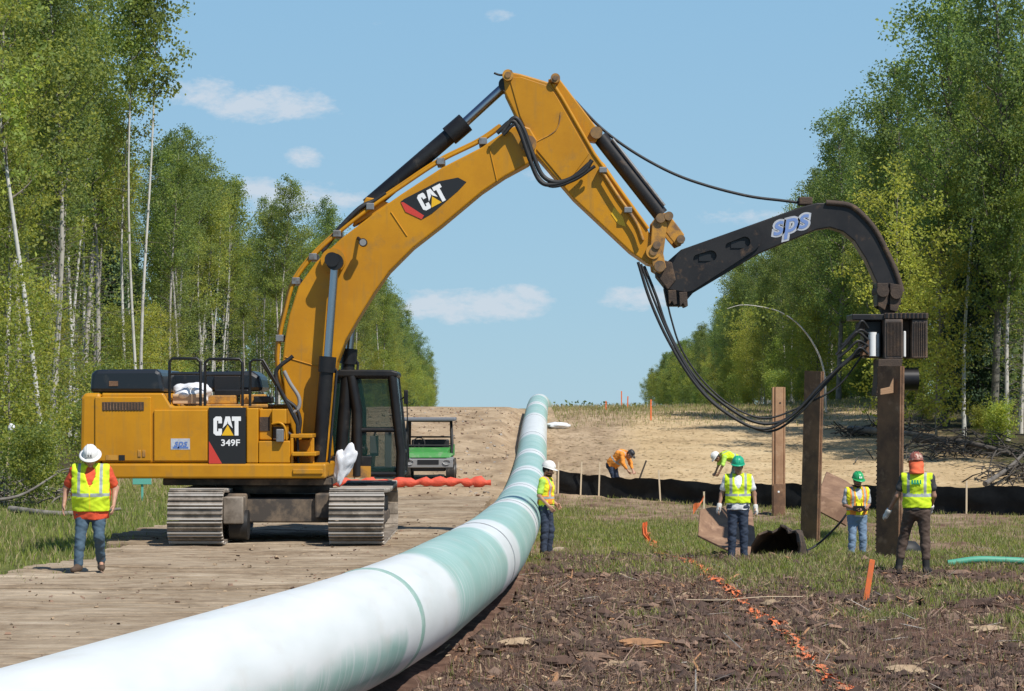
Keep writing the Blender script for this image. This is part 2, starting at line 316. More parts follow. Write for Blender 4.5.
def grass_right(X, Y):
    g = sstep(39.0, 43.0, Y+(fbm(X*.35, Y*.3, 31, 3)-.45)*9)*(1-sstep(80, 85, Y))
    return np.maximum(g*np.clip(.44+2.6*(fbm(X*.33+5, Y*.13, 41, 4)-.40), .12, 1), .8*sstep(.52, .64, fbm(X*.6, Y*.25, 57, 3))*sstep(22, 30, Y)*(1-sstep(44, 50, Y)))
def ground_mat():
    m = bpy.data.materials.new('earth'); m.use_nodes = True; n = m.node_tree; b = n.nodes['Principled BSDF']; L = n.links.new
    b.inputs['Roughness'].default_value = .95; b.inputs['Specular IOR Level'].default_value = .15
    g = n.nodes.new('ShaderNodeNewGeometry'); at = n.nodes.new('ShaderNodeVertexColor'); at.layer_name = 'zones'
    sp = n.nodes.new('ShaderNodeSeparateColor'); L(at.outputs[0], sp.inputs[0])
    def noise(scale, stretch=(1, 1, 1), detail=6, rough=.65):
        mp_ = n.nodes.new('ShaderNodeMapping'); mp_.inputs['Scale'].default_value = stretch; L(g.outputs['Position'], mp_.inputs[0])
        t = n.nodes.new('ShaderNodeTexNoise'); t.inputs['Scale'].default_value = scale; t.inputs['Detail'].default_value = detail; t.inputs['Roughness'].default_value = rough
        L(mp_.outputs[0], t.inputs['Vector']); return t.outputs['Fac']
    def ramp(f, stops):
        r = n.nodes.new('ShaderNodeValToRGB'); e = r.color_ramp.elements
        while len(e) > 1: e.remove(e[0])
        e[0].position, e[0].color = stops[0][0], (*stops[0][1], 1)
        for p_, c in stops[1:]: q = e.new(p_); q.color = (*c, 1)
        L(f, r.inputs[0]); return r.outputs[0]
    def mixc(f, a, c):
        x = n.nodes.new('ShaderNodeMix'); x.data_type = 'RGBA'; L(f, x.inputs[0]); L(a, x.inputs[6]); L(c, x.inputs[7]); return x.outputs[2]
    def thr(zone, nz_, amt=.5, w=.22):
        """zone mask broken up by noise"""
        a = n.nodes.new('ShaderNodeMath'); a.operation = 'MULTIPLY_ADD'; L(nz_, a.inputs[0]); a.inputs[1].default_value = amt*2; a.inputs[2].default_value = -amt
        c = n.nodes.new('ShaderNodeMath'); c.operation = 'ADD'; L(zone, c.inputs[0]); L(a.outputs[0], c.inputs[1])
        r = n.nodes.new('ShaderNodeMapRange'); r.inputs[1].default_value = .5-w; r.inputs[2].default_value = .5+w; L(c.outputs[0], r.inputs[0]); return r.outputs[0]
    dirt = ramp(noise(.9, (1, .35, 1)), [(.3, (.25, .175, .11)), (.5, (.40, .295, .19)), (.68, (.52, .40, .27))])
    dirt = mixc(ramp(noise(5, (1, .5, 1)), [(.52, (0, 0, 0)), (.7, (.55,)*3)]), dirt, ramp(noise(2), [(.3, (.14, .10, .07)), (.7, (.2, .15, .10))]))
    mulch = ramp(noise(3.2), [(.28, (.07, .038, .027)), (.48, (.14, .080, .057)), (.62, (.215, .13, .092)), (.74, (.33, .22, .15))])
    mulch = mixc(ramp(noise(.5, (1, .6, 1), 4), [(.46, (0, 0, 0)), (.66, (.75,)*3)]), mulch, ramp(noise(6), [(.35, (.045, .027, .02)), (.7, (.11, .068, .048))]))
    straw = ramp(noise(.7, (.5, .6, 1)), [(.3, (.38, .27, .15)), (.5, (.51, .375, .215)), (.7, (.61, .475, .29))])
    straw = mixc(ramp(noise(2.5, (1, .4, 1)), [(.55, (0, 0, 0)), (.75, (.4,)*3)]), straw, ramp(noise(1), [(.3, (.30, .22, .12)), (.7, (.26, .23, .09))]))
    gr = ramp(noise(1.7), [(.3, (.075, .075, .025)), (.5, (.13, .15, .038)), (.7, (.20, .19, .07))])
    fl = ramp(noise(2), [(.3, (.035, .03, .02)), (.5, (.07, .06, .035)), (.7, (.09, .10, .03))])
    c = mixc(thr(sp.outputs[2], noise(1.2)), dirt, mulch)
    c = mixc(thr(sp.outputs[1], noise(.5, (1, .4, 1))), c, straw)
    c = mixc(thr(sp.outputs[0], noise(2.6, (1, .5, 1)), .75), c, gr)
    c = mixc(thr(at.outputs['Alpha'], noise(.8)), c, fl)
    L(c, b.inputs['Base Color'])
    bp = n.nodes.new('ShaderNodeBump'); bp.inputs['Strength'].default_value = .75; bp.inputs['Distance'].default_value = .05
    L(noise(9, detail=8, rough=.75), bp.inputs['Height']); L(bp.outputs[0], b.inputs['Normal'])
    return m
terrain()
# ---- timber mat road on the left: transverse planks under dried mud
def mat_road():
    V = []; Fs = []; y = 12.; r = random.Random(3)
    rows = []
    while y < 62:
        rows.append(y); y += .305
    for y in rows:
        pxl = float(pipe_x(y)); xr = pxl-.75-.12*r.random(); xl = -6.9+.35*math.sin(y*.5)+r.uniform(-.25, .2)
        xs = np.linspace(xl, xr, 34); jz = r.uniform(-.012, .012)
        for k, (dy, dz) in enumerate(((.003, -.16), (.003, -.012), (.02, 0), (.285, 0), (.302, -.012), (.302, -.16))):
            base = .30+jz+dz+np.where(dz > -.1, (fbm(xs*1.3, np.full_like(xs, y+dy)*1.3, 5, 3)-.44)*.06, 0)+.14*sstep(48, 62, y)
            V += [(x, y+dy, z) for x, z in zip(xs, base)]
    V = np.array(V); n = 34; F_ = []
    for r_ in range(len(rows)):
        for k in range(5):
            o = (r_*6+k)*n; i = np.arange(n-1)+o; F_.append(np.stack([i, i+1, i+n+1, i+n], 1))
    m = bpy.data.materials.new('muddy_timber'); m.use_nodes = True; nn = m.node_tree; b = nn.nodes['Principled BSDF']; L = nn.links.new; b.inputs['Roughness'].default_value = .95; b.inputs['Specular IOR Level'].default_value = .1
    g = nn.nodes.new('ShaderNodeNewGeometry')
    def noise(sc, st):
        mp_ = nn.nodes.new('ShaderNodeMapping'); mp_.inputs['Scale'].default_value = st; L(g.outputs['Position'], mp_.inputs[0]); t = nn.nodes.new('ShaderNodeTexNoise'); t.inputs['Scale'].default_value = sc; t.inputs['Detail'].default_value = 7; t.inputs['Roughness'].default_value = .68; L(mp_.outputs[0], t.inputs['Vector']); return t.outputs['Fac']
    def ramp(f, st):
        r_ = nn.nodes.new('ShaderNodeValToRGB'); e = r_.color_ramp.elements; e[0].position, e[0].color = st[0][0], (*st[0][1], 1); e[1].position, e[1].color = st[-1][0], (*st[-1][1], 1)
        for p_, c in st[1:-1]: q = e.new(p_); q.color = (*c, 1)
        L(f, r_.inputs[0]); return r_.outputs[0]
    wood = ramp(noise(1.0, (.5, 3.28, 1)), [(.3, (.24, .185, .125)), (.5, (.40, .32, .23)), (.7, (.53, .445, .335))])
    mud = ramp(noise(4, (1, 1, 1)), [(.35, (.16, .115, .075)), (.65, (.33, .25, .17))])
    msk = ramp(noise(.75, (.8, 1, 1)), [(.36, (0, 0, 0)), (.60, (1, 1, 1))])
    x = nn.nodes.new('ShaderNodeMix'); x.data_type = 'RGBA'; L(msk, x.inputs[0]); L(wood, x.inputs[6]); L(mud, x.inputs[7]); L(x.outputs[2], b.inputs['Base Color'])
    bp = nn.nodes.new('ShaderNodeBump'); bp.inputs['Strength'].default_value = .6; bp.inputs['Distance'].default_value = .04; L(noise(14, (1, 1, 1)), bp.inputs['Height']); L(bp.outputs[0], b.inputs['Normal'])
    o = npmesh('road', V, np.concatenate(F_), [m]); tag(o, kind='structure')
mat_road()
# ================================================================ PIPELINE
def pipe_mat(name, white, stain, seed):
    """epoxy coated steel; white = share of chalky whitewash on the coating"""
    m = bpy.data.materials.new(name); m.use_nodes = True; n = m.node_tree; b = n.nodes['Principled BSDF']; L = n.links.new
    b.inputs['Roughness'].default_value = .42
    uv = n.nodes.new('ShaderNodeUVMap'); uv.uv_map = 'wrap'
    def noise(sc, st, det=5):
        mp_ = n.nodes.new('ShaderNodeMapping'); mp_.inputs['Scale'].default_value = st; mp_.inputs['Location'].default_value = (seed*3.1, seed*1.7, 0); L(uv.outputs[0], mp_.inputs[0]); t = n.nodes.new('ShaderNodeTexNoise'); t.inputs['Scale'].default_value = sc; t.inputs['Detail'].default_value = det; L(mp_.outputs[0], t.inputs['Vector']); return t.outputs['Fac']
    def ramp(f, st):
        r_ = n.nodes.new('ShaderNodeValToRGB'); e = r_.color_ramp.elements; e[0].position, e[0].color = st[0][0], (*st[0][1], 1); e[1].position, e[1].color = st[-1][0], (*st[-1][1], 1)
        L(f, r_.inputs[0]); return r_.outputs[0]
    def mixc(f, a, c):
        x = n.nodes.new('ShaderNodeMix'); x.data_type = 'RGBA'; L(f, x.inputs[0]); L(a, x.inputs[6]); L(c, x.inputs[7]); return x.outputs[2]
    def lines(f):
        r_ = n.nodes.new('ShaderNodeMapRange'); r_.inputs[1].default_value = 1.30; r_.inputs[2].default_value = 1.42; r_.inputs[4].default_value = .6; L(f, r_.inputs[0]); return r_.outputs[0]
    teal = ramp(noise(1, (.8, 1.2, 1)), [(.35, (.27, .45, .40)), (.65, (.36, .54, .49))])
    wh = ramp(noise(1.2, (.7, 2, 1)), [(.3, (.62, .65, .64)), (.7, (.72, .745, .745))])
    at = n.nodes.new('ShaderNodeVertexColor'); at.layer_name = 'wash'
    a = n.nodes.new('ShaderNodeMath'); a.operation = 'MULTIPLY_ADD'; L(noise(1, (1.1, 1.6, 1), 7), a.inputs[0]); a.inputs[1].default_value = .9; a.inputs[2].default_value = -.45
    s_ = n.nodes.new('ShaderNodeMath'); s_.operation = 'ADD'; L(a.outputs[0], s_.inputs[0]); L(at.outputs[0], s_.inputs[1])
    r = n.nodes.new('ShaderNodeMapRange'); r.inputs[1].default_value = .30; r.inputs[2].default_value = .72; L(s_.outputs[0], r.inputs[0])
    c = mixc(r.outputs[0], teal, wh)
    # faint spiral scratches from the lay-down and some dusty smears
    c = mixc(ramp(noise(1, (16, .35, 1), 3), [(.57, (0, 0, 0)), (.66, (.55,)*3)]), c, wh)
    c = mixc(ramp(noise(1, (1.5, 4, 1), 7), [(.54, (0, 0, 0)), (.8, (.3,)*3)]), c, ramp(noise(2, (2, 2, 1)), [(.3, (.42, .36, .28)), (.7, (.55, .5, .43))]))
    # regular pale lines left by the overlapping turns of the coating
    su = n.nodes.new('ShaderNodeSeparateXYZ'); L(uv.outputs[0], su.inputs[0]); w1 = n.nodes.new('ShaderNodeMath'); w1.operation = 'MULTIPLY_ADD'; L(su.outputs[1], w1.inputs[0]); w1.inputs[1].default_value = .035; L(su.outputs[0], w1.inputs[2])
    w2 = n.nodes.new('ShaderNodeMath'); w2.operation = 'MULTIPLY'; L(w1.outputs[0], w2.inputs[0]); w2.inputs[1].default_value = 2*math.pi/.46; w3 = n.nodes.new('ShaderNodeMath'); w3.operation = 'SINE'; L(w2.outputs[0], w3.inputs[0])
    w4 = n.nodes.new('ShaderNodeMath'); w4.operation = 'MULTIPLY_ADD'; L(noise(1, (.8, 1.2, 1), 3), w4.inputs[0]); w4.inputs[1].default_value = .7; L(w3.outputs[0], w4.inputs[2])
    c = mixc(ramp(w4.outputs[0], [(.93, (0, 0, 0)), (1.0, (.5,)*3)]) if False else lines(w4.outputs[0]), c, wh)
    L(c, b.inputs['Base Color'])
    return m
JOINTS = [8.5, 23.4, 33.2, 45, 57, 69, 81, 93, 105, 117, 129, 141]
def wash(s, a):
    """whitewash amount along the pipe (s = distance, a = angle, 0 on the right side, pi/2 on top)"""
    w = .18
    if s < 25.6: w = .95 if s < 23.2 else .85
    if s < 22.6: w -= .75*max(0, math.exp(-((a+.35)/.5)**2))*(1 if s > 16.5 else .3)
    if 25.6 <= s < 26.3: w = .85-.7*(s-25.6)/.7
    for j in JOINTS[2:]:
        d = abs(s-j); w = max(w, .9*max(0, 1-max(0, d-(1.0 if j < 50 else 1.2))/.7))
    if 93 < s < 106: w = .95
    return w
def pipeline():
    P = bpy.data.objects.new('pipeline', None); y0 = 24.; C.objects.link(P); P.location = (float(pipe_x(y0)), y0, float(pipe_z(y0))-.53)
    tag(P, 'long teal and white coated steel pipeline curving from the foreground up over the hill crest', 'pipeline')
    O = Vector(P.location); mt = pipe_mat('pipe_coating', .5, .3, 1); seg = 56; R = .53
    def ctr(y): return Vector((float(pipe_x(y)), y, float(pipe_z(y))))
    for a, b in zip(JOINTS[:-1], JOINTS[1:]):
        ys = np.arange(a, b+.01, .2 if b < 60 else .4); ys[-1] = b
        v = []; u = []; wv = []
        for y in ys:
            c = ctr(y); t = (ctr(y+.2)-ctr(y-.2)).normalized(); s_ = Vector((0, 0, 1)).cross(t).normalized()*-1; up = s_.cross(t)
            s_ = t.cross(Vector((0, 0, 1))).normalized(); up = s_.cross(t).normalized()
            for k in range(seg):
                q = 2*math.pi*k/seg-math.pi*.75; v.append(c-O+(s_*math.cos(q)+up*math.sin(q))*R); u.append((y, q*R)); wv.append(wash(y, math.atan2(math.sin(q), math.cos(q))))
        n = len(ys); f = [(i*seg+k, i*seg+(k+1) % seg, (i+1)*seg+(k+1) % seg, (i+1)*seg+k) for i in range(n-1) for k in range(seg)]
        o = npmesh('pipe_joint', np.array([tuple(q) for q in v]), f, [mt], smooth=True, parent=P)
        l = o.data.uv_layers.new(name='wrap'); vi = np.empty(len(o.data.loops), np.int32); o.data.loops.foreach_get('vertex_index', vi); uu = np.array(u)[vi]
        big = uu.reshape(-1, 4, 2); sp_ = big[:, :, 1].max(1)-big[:, :, 1].min(1) > 2; big[sp_, :, 1] = np.where(big[sp_, :, 1] < 0, big[sp_, :, 1]+2*math.pi*R, big[sp_, :, 1]); l.data.foreach_set('uv', big.ravel().astype(np.float32))
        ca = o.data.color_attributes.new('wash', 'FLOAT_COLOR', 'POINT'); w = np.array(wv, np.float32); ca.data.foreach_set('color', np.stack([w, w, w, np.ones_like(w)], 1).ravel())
    mat('weld_green', (.25, .40, .34), .5, col2=(.36, .47, .42), scale=5); mat('weld_grey', (.30, .33, .34), .5, col2=(.2, .2, .2), scale=8)
    for j in JOINTS[1:-1]:
        m = MB(); pts = [ctr(j+d) for d in ((-.1, -.06, .06, .1) if j < 30 else (-.05, -.03, .03, .05))]; m.tube(pts, [R+.001, R+.007, R+.007, R+.001], 56)
        m.build('weld_band', 'weld_green' if j < 30 else 'weld_grey', P)
    return P
PIPE = pipeline()
def beam(name, a, b, w, h, mname, label, cat, group=None, roll=0., bevel=.012):
    a = Vector(a); b = Vector(b); t = (b-a); L_ = t.length; m = MB().box((-L_/2, -w/2, -h/2), (L_/2, w/2, h/2)); o = m.build(name, mname, bevel=bevel)
    o.location = (a+b)/2; q = t.to_track_quat('X', 'Z').to_euler(); o.rotation_euler = q; o.rotation_euler.x += roll
    return tag(o, label, cat, group)
# timber blocking that carries the pipe, and loose boards
def skid(y, label, off=.0, ln=.9):
    x = float(pipe_x(y)); zb = float(pipe_z(y))-.53; g = gz(x+.3, y)
    z = g+.06; i = 0
    while z < zb-.02 or i == 0:
        beam('timber_block', (x-ln+off, y-.08*i, z), (x+ln+off, y+.03*i, z), .2, .2, 'timber' if y > 45 else 'timber_grey', label if i == 0 else label.replace('lowest', 'upper'), 'timber', 'timber blocking under the pipe', roll=.0); z += .2; i += 1
        if i > 3: break
beam('timber_block', px(517, 582, 46.5), px(546, 581, 46.2), .28, .28, 'timber', 'pale squared timber block under the pipe below the white-helmeted worker', 'timber')
beam('timber_block', px(470, 634, 31.4), px(515, 637, 31.2), .2, .12, 'timber_grey', 'weathered grey timber lying by the near underside of the pipe', 'timber')
beam('timber_block', px(500, 566, 50.6), px(560, 560, 50.3), .16, .16, 'timber', 'dark timber skid carrying the pipe behind the knees of the white-helmeted worker', 'timber')
beam('board', px(549, 580, 45.2), px(600, 577, 46), .24, .05, 'timber_grey', 'flat grey board lying in the grass right of the squared timber block', 'board', bevel=.005)
beam('board', px(604, 602, 36.6), px(652, 600, 37), .13, .045, 'timber', 'thin weathered board lying on dark mulch left of the orange line', 'board', bevel=.005)
beam('board', px(530, 566, 52), px(560, 548, 53), .2, .05, 'timber', 'pale board leaning in the grass behind the white-helmeted worker', 'board', bevel=.005)
# ================================================================ EXCAVATOR
EX = empty('excavator', (-4.27, 45.0, .32), 'large yellow tracked excavator with raised boom and a long black curved arm', 'excavator')
NS = 43.4; BC = 45.0                       # near side of the house, lateral centre of the boom
def E(x, y, d=BC): return px(x, y, d)
def plate(name, pts, y0, y1, m, parent=EX, ref=None, bevel=.02): return MB().prism(pts, y0, y1, 0, ref).build(name, m, parent, bevel)
def rbox(mb, x0, y0, x1, y1, d0, d1, ref=NS, m=0):
    a = px(x0, y1, ref); b = px(x1, y0, ref); return mb.box((a.x, d0, a.z), (b.x, d1, b.z), m)
# ---- tracks
def make_track(xc):
    w = .94; y0, y1 = 42.45, 47.75; r = .43; zc = .325+r+.035
    fr = MB(); fr.box((xc-.30, y0+.55, .50), (xc+.30, y1-.55, 1.0)); fr.box((xc-.36, y0+.9, .58), (xc+.36, y1-.9, .76))
    for k in range(7): fr.cyl((xc-.26, y0+.95+k*.56, .52), (xc+.26, y0+.95+k*.56, .52), .16, 14)
    t = fr.build('track_frame', 'undercarriage', EX, .02)
    for yy in (y0+r, y1-r):
        sp = MB(); sp.cyl((xc-.22, yy, zc), (xc+.22, yy, zc), r-.09, 28); sp.cyl((xc-.3, yy, zc), (xc+.3, yy, zc), .2, 20)
        for k in range(14):
            q = 2*math.pi*k/14; sp.box((-.05, -.05, -.04), (.05, .05, .05), 0, Matrix.Translation((xc, yy+(r-.07)*math.cos(q), zc+(r-.07)*math.sin(q))) @ Matrix.Rotation(-q, 4, 'X'))
        sp.build('sprocket' if yy > 45 else 'idler_wheel', 'undercarriage', t)
    L1 = (y1-y0)-2*r; per = 2*L1+2*math.pi*r; n = 50; st = per/n
    sh = MB()                                   # one shoe: plate with three grouser bars; local X lateral, Y along, Z out
    sh.box((-w/2, -st*.5+.006, -.02), (w/2, st*.5-.006, .012))
    for q in (-.42, 0, .42): sh.box((-w/2, q*st-.014, .012), (w/2, q*st+.014, .05), 1 if q else 0)
    sh.box((-.13, -st*.45, -.09), (-.07, st*.45, -.02)); sh.box((.07, -st*.45, -.09), (.13, st*.45, -.02))
    me = None
    for i in range(n):
        s = (i+.35)*st
        if s < L1: p = (y0+r+s, zc+r); ang = 0
        elif s < L1+math.pi*r: q = (s-L1)/r; p = (y1-r+math.sin(q)*r, zc+math.cos(q)*r); ang = -q
        elif s < 2*L1+math.pi*r: p = (y1-r-(s-L1-math.pi*r), zc-r); ang = math.pi
        else: q = (s-2*L1-math.pi*r)/r; p = (y0+r-math.sin(q)*r, zc-math.cos(q)*r); ang = math.pi-q
        sag = -.05*math.sin(math.pi*s/L1) if s < L1 else 0
        if me is None: o = sh.build('track_shoe', ['track_steel', 'track_polish'], t, .006, world=False); me = o
        else: o = me.copy(); C.objects.link(o)
        o.parent = t; o.location = Vector((xc+random.uniform(-.008, .008), p[0], p[1]+sag))-Vector(EX.location); o.rotation_euler = (ang, 0, 0)
    return t
XL, XR = px(194.5, 0, 42.45).x, px(356, 0, 42.45).x
make_track(XL); make_track(XR)
cb = MB(); rbox(cb, 238, 497, 336, 521, 43.6, 46.6, 44.2); cb.box((XL+.3, 43.5, .72), (XL+.78, 44.1, 1.16)); cb.box((XL+.3, 46.1, .72), (XL+.78, 46.7, 1.16)); cb.box((XR-.78, 43.5, .72), (XR-.3, 44.1, 1.16)); cb.box((XR-.78, 46.1, .72), (XR-.3, 46.7, 1.16))
cb.build('carbody', 'undercarriage', EX, .03)
bx_ = MB(); rbox(bx_, 223, 497, 243, 524, 43.05, 43.65, 43.05); bx_.build('track_guard', 'track_steel', EX, .02)
w_ = MB(); a = px(233, 540, 43.1); w_.cyl((XL+.5, 43.4, .62), (XL+.82, 43.4, .62), .26, 20); w_.build('support_roller', 'rubber', EX, .01)
tt = MB(); tt.lathe([(0, 1.14), (1.05, 1.14), (1.05, 1.30), (.9, 1.34), (0, 1.34)], (-4.27, 45, 0), 32); tt.build('swing_bearing', 'undercarriage', EX)
# ---- house
deck = MB(); rbox(deck, 86, 463.5, 326, 478.5, NS-.03, 46.65); deck.build('main_frame', 'yellow', EX, .035)
dk = MB(); rbox(dk, 160, 479, 330, 486, 43.75, 46.3); dk.build('belly_pan', 'undercarriage', EX, .02)
cw = plate('counterweight', [(81, 398), (84, 393), (101, 393), (101, 464), (84, 464), (80, 458)], NS+.02, 46.62, 'yellow', bevel=.06)
plate('engine_body', [(101.5, 393), (163, 393), (171, 406), (243, 406), (243, 463), (101.5, 463)], NS+.03, 44.42, 'yellow', bevel=.03)
rb = MB(); rbox(rb, 101.5, 393, 172, 463, 44.43, 46.6); rbox(rb, 172, 404, 300, 463, 45.6, 46.6); rb.build('engine_body', 'yellow', EX, .03)
# the hood: black, rounded, higher at the back
plate('engine_hood', [(89.5, 392.5), (91, 374), (95, 369.5), (156, 369), (161, 372), (164.5, 392.5)], NS+.12, 46.5, 'hood_black', bevel=.07)
plate('engine_hood', [(165, 392), (165, 372), (252, 371), (260, 376), (263, 391)], 45.15, 46.5, 'hood_black', bevel=.07)
hw = MB(); rbox(hw, 108, 381, 117, 386, NS+.105, NS+.13); hw.build('hood_grille', 'rust', EX)
fb = MB(); rbox(fb, 214, 376, 240, 390, 45.10, 45.2, 45.1); fb.build('hood_vent', 'decal_black', EX, .01)
d1 = MB(); rbox(d1, 95, 397, 151, 461, NS-.012, NS+.05); door1 = d1.build('service_door', 'yellow', EX, .014)
d2 = MB(); rbox(d2, 154, 410, 207.5, 461, NS-.012, NS+.05); door2 = d2.build('service_door', 'yellow', EX, .014)
vg = MB(); rbox(vg, 102.5, 402, 144, 410.5, NS-.022, NS-.008)
g_ = vg.build('door_grille', 'rust_dark', door1)
gs = MB()
for k in range(13): x = 104+k*3.05; rbox(gs, x, 402.5, x+1.0, 410, NS-.032, NS-.02)
gs.build('grille_slats', 'rust', door1)
lt = MB(); rbox(lt, 138, 450, 141, 457, NS-.026, NS-.01); rbox(lt, 142.5, 450, 145.5, 457, NS-.026, NS-.01); lt.build('door_latch', 'yellow_worn', door1, .005)
lk = MB(); rbox(lk, 119, 455, 125, 460.5, NS-.022, NS-.01); lk.build('warning_sticker', 'decal_black', door1)
lk = MB(); rbox(lk, 106, 455, 118, 460, NS-.02, NS-.01); lk.build('warning_sticker', 'yellow_worn', door1)
# company sticker on the second door: white field with blue lettering, then a small line
st = MB(); rbox(st, 171, 438.5, 190, 449.5, NS-.017, NS-.01); stk = st.build('company_sticker', 'tee_grey', door2)
pz = px(180.5, 443.3, NS); lettering('sticker_lettering', 'sps', .17, (pz.x, pz.z), 0, NS-.018, 'decal_blue', door2, .25, .02, .003, 1.05)
st = MB(); rbox(st, 173, 446.6, 188.5, 448.4, NS-.021, NS-.0175); st.build('sticker_rule', 'decal_blue', door2)
# black maker's panel with red corner and lettering
pn = MB(); rbox(pn, 208.8, 407.5, 245.8, 464, NS-.016, NS+.05); panel = pn.build('badge_panel', 'decal_black', EX, .008)
rd = MB().prism([(208.9, 441), (222, 463.6), (208.9, 463.6)], NS-.021, NS-.0165); rd.build('red_corner', 'decal_red', panel)
def cat_letters(cx, cy, w, h, ang, y, parent):
    """bold C A T with the yellow triangle, centre in pixels at depth y"""
    o = px(cx, cy, y); k = y/F; ca, sa = math.cos(ang), math.sin(ang)
    def put(pts): return [(o.x+(u*w*ca-v*h*sa)*k, o.z+(u*w*sa+v*h*ca)*k) for u, v in pts]
    m = MB()
    m.xz(put([(-.23, .5), (-.41, .5), (-.5, .38), (-.5, -.38), (-.41, -.5), (-.23, -.5), (-.19, -.42), (-.19, -.14), (-.32, -.14), (-.32, -.28), (-.37, -.28), (-.37, .28), (-.32, .28), (-.32, .14), (-.19, .14), (-.19, .42)]), y-.005, y)
    m.xz(put([(-.06, .5), (.10, .5), (.20, -.12), (.035, .12), (.02, .27), (.0, .12), (-.165, -.12)]), y-.005, y)
    m.xz(put([(.17, .5), (.5, .5), (.5, .27), (.41, .27), (.41, -.5), (.27, -.5), (.27, .27), (.17, .27)]), y-.005, y)
    m.build('maker_lettering', 'decal_white', parent)
    t = MB().xz(put([(.02, .06), (.235, -.5), (-.20, -.5)]), y-.008, y-.0055); t.build('yellow_triangle', 'decal_yellow', parent)
cat_letters(227.2, 426, 27.5, 19, 0, NS-.0165, panel)
pz = px(230.5, 443, NS); lettering('model_number', '349F', .155, (pz.x, pz.z), 0, NS-.017, 'decal_white', panel, .0, .02, .004, 1.1)
# front tool boxes, steps and open bay on the near side
fx = MB(); rbox(fx, 246.5, 408, 258, 463, NS, 44.3); rbox(fx, 258.5, 409, 271, 440, NS+.14, 44.3); rbox(fx, 271.5, 409, 286, 424, NS+.03, 44.3); rbox(fx, 258.5, 441, 290, 463, NS, 44.3); rbox(fx, 271.5, 425, 284, 440, NS+.2, 44.3)
fx.build('tool_box', 'yellow', EX, .018)
fv = MB(); rbox(fv, 259, 417, 269, 431, NS+.125, NS+.145); rbox(fv, 272, 427, 283, 439.5, NS+.185, NS+.21); fv.build('bay_shade', 'rust_dark', EX)  # dark plates stand for the shade inside the open bay
hr = MB(); hr.tube(bez([px(272, 424, NS+.05), px(280, 423, NS), px(285, 428, NS), px(286.5, 440, NS+.02)], 6), .02, 8); hr.build('grab_handle', 'yellow', EX)
lp = MB(); rbox(lp, 276.5, 429, 284, 442, NS-.1, NS+.06); lp.build('work_lamp', 'steel_grey', EX, .015)
sp = MB(); rbox(sp, 290, 434, 312, 438, NS+.05, 44.4); rbox(sp, 292, 452, 316, 456, NS-.05, 44.4); rbox(sp, 293, 469, 323, 474, NS-.06, 44.4); rbox(sp, 290, 438, 293, 470, NS+.05, NS+.12); rbox(sp, 309, 438, 313, 470, NS+.2, NS+.3); rbox(sp, 296, 440, 308, 468, NS+.5, 44.4)
sp.build('step_frame', 'yellow', EX, .012)
# mid-deck between panels and the far hood
md = MB(); rbox(md, 172, 404, 262, 408, 44.43, 45.6); rbox(md, 196, 395, 228, 404, 44.6, 45.1); rbox(md, 232, 394, 258, 404, 44.7, 45.2); md.build('walkway_deck', 'yellow_worn', EX, .02)
bl = MB(); rbox(bl, 205, 389, 240, 396, 44.75, 45.08); rbox(bl, 247, 396, 266, 403, 44.5, 44.9); bl.build('valve_cover', 'black_paint', EX, .02)
# handrails
def rail(pts, r=.026, name='handrail'): return MB().tube(pts, r, 8).build(name, 'black_paint', EX)
D = NS+.1
rail([px(169.5, 406, D), px(169.5, 362, D), px(172, 358.5, D), px(197, 358.5, D), px(200.5, 362, D), px(200.5, 406, D)])
rail([px(169.5, 374, D), px(200.5, 374, D)], .02)
rail([px(205, 406, D), px(205, 362.5, D), px(209, 359, D), px(239.5, 359, D), px(242.5, 363, D), px(242.5, 406, D)])
rail([px(205, 375, D), px(242.5, 375, D)], .02)
rail([px(250, 406, D), px(250, 362.5, D), px(253, 360, D), px(263, 360, D), px(279, 388, D+.1), px(297, 424, D+.1), px(298.5, 472, D+.1)])
rail([px(276, 384, D+.1), px(276, 405, D)], .02)
# ---- cab on the far side
CD = 45.55
def cabp(x, y, d=CD): return px(x, y, d)
cabf = MB()
for pts, r_ in (([(334, 374), (330, 400), (328, 476)], .07), ([(351, 376), (357, 410), (357, 476)], .10), ([(392, 376), (397, 420), (401, 452), (400, 477)], .085)):
    for d in (45.6, 46.85): cabf.tube([px(x, y, 45.6)+Vector((0, d-45.6, 0)) for x, y in pts], r_, 8)
for y_, x0, x1 in ((474, 328, 402), (430, 357, 399), (376, 334, 394)):
    for d in (45.6, 46.85): q = px(0, 0, 45.6); cabf.tube([px(x0, y_, 45.6)+Vector((0, d-45.6, 0)), px(x1, y_, 45.6)+Vector((0, d-45.6, 0))], .045, 8)
for x_, y_ in ((394, 376), (402, 452), (402, 474), (334, 376), (328, 474)): cabf.tube([px(x_, y_, 45.6), px(x_, y_, 45.6)+Vector((0, 1.25, 0))], .045, 8)
cab = cabf.build('cab', 'black_paint', EX)
plate('cab_roof', [(331, 377), (332, 371.5), (340, 369.5), (392, 370), (398, 372), (398, 377)], 45.52, 46.92, 'black_paint', cab, 45.6, .03)
plate('cab_lower_panel', [(329, 456), (329, 477), (370, 477), (372, 456)], 45.57, 46.85, 'black_paint', cab, 45.6, .02)
lo = MB(); rbox(lo, 345, 466, 371, 477.5, 45.53, 45.56, 45.6); lo.build('cab_step', 'yellow_worn', cab)
plate('cab_floor', [(329, 468), (329, 477), (402, 477), (403, 468)], 45.63, 46.8, 'black_paint', cab, 45.6, .01)
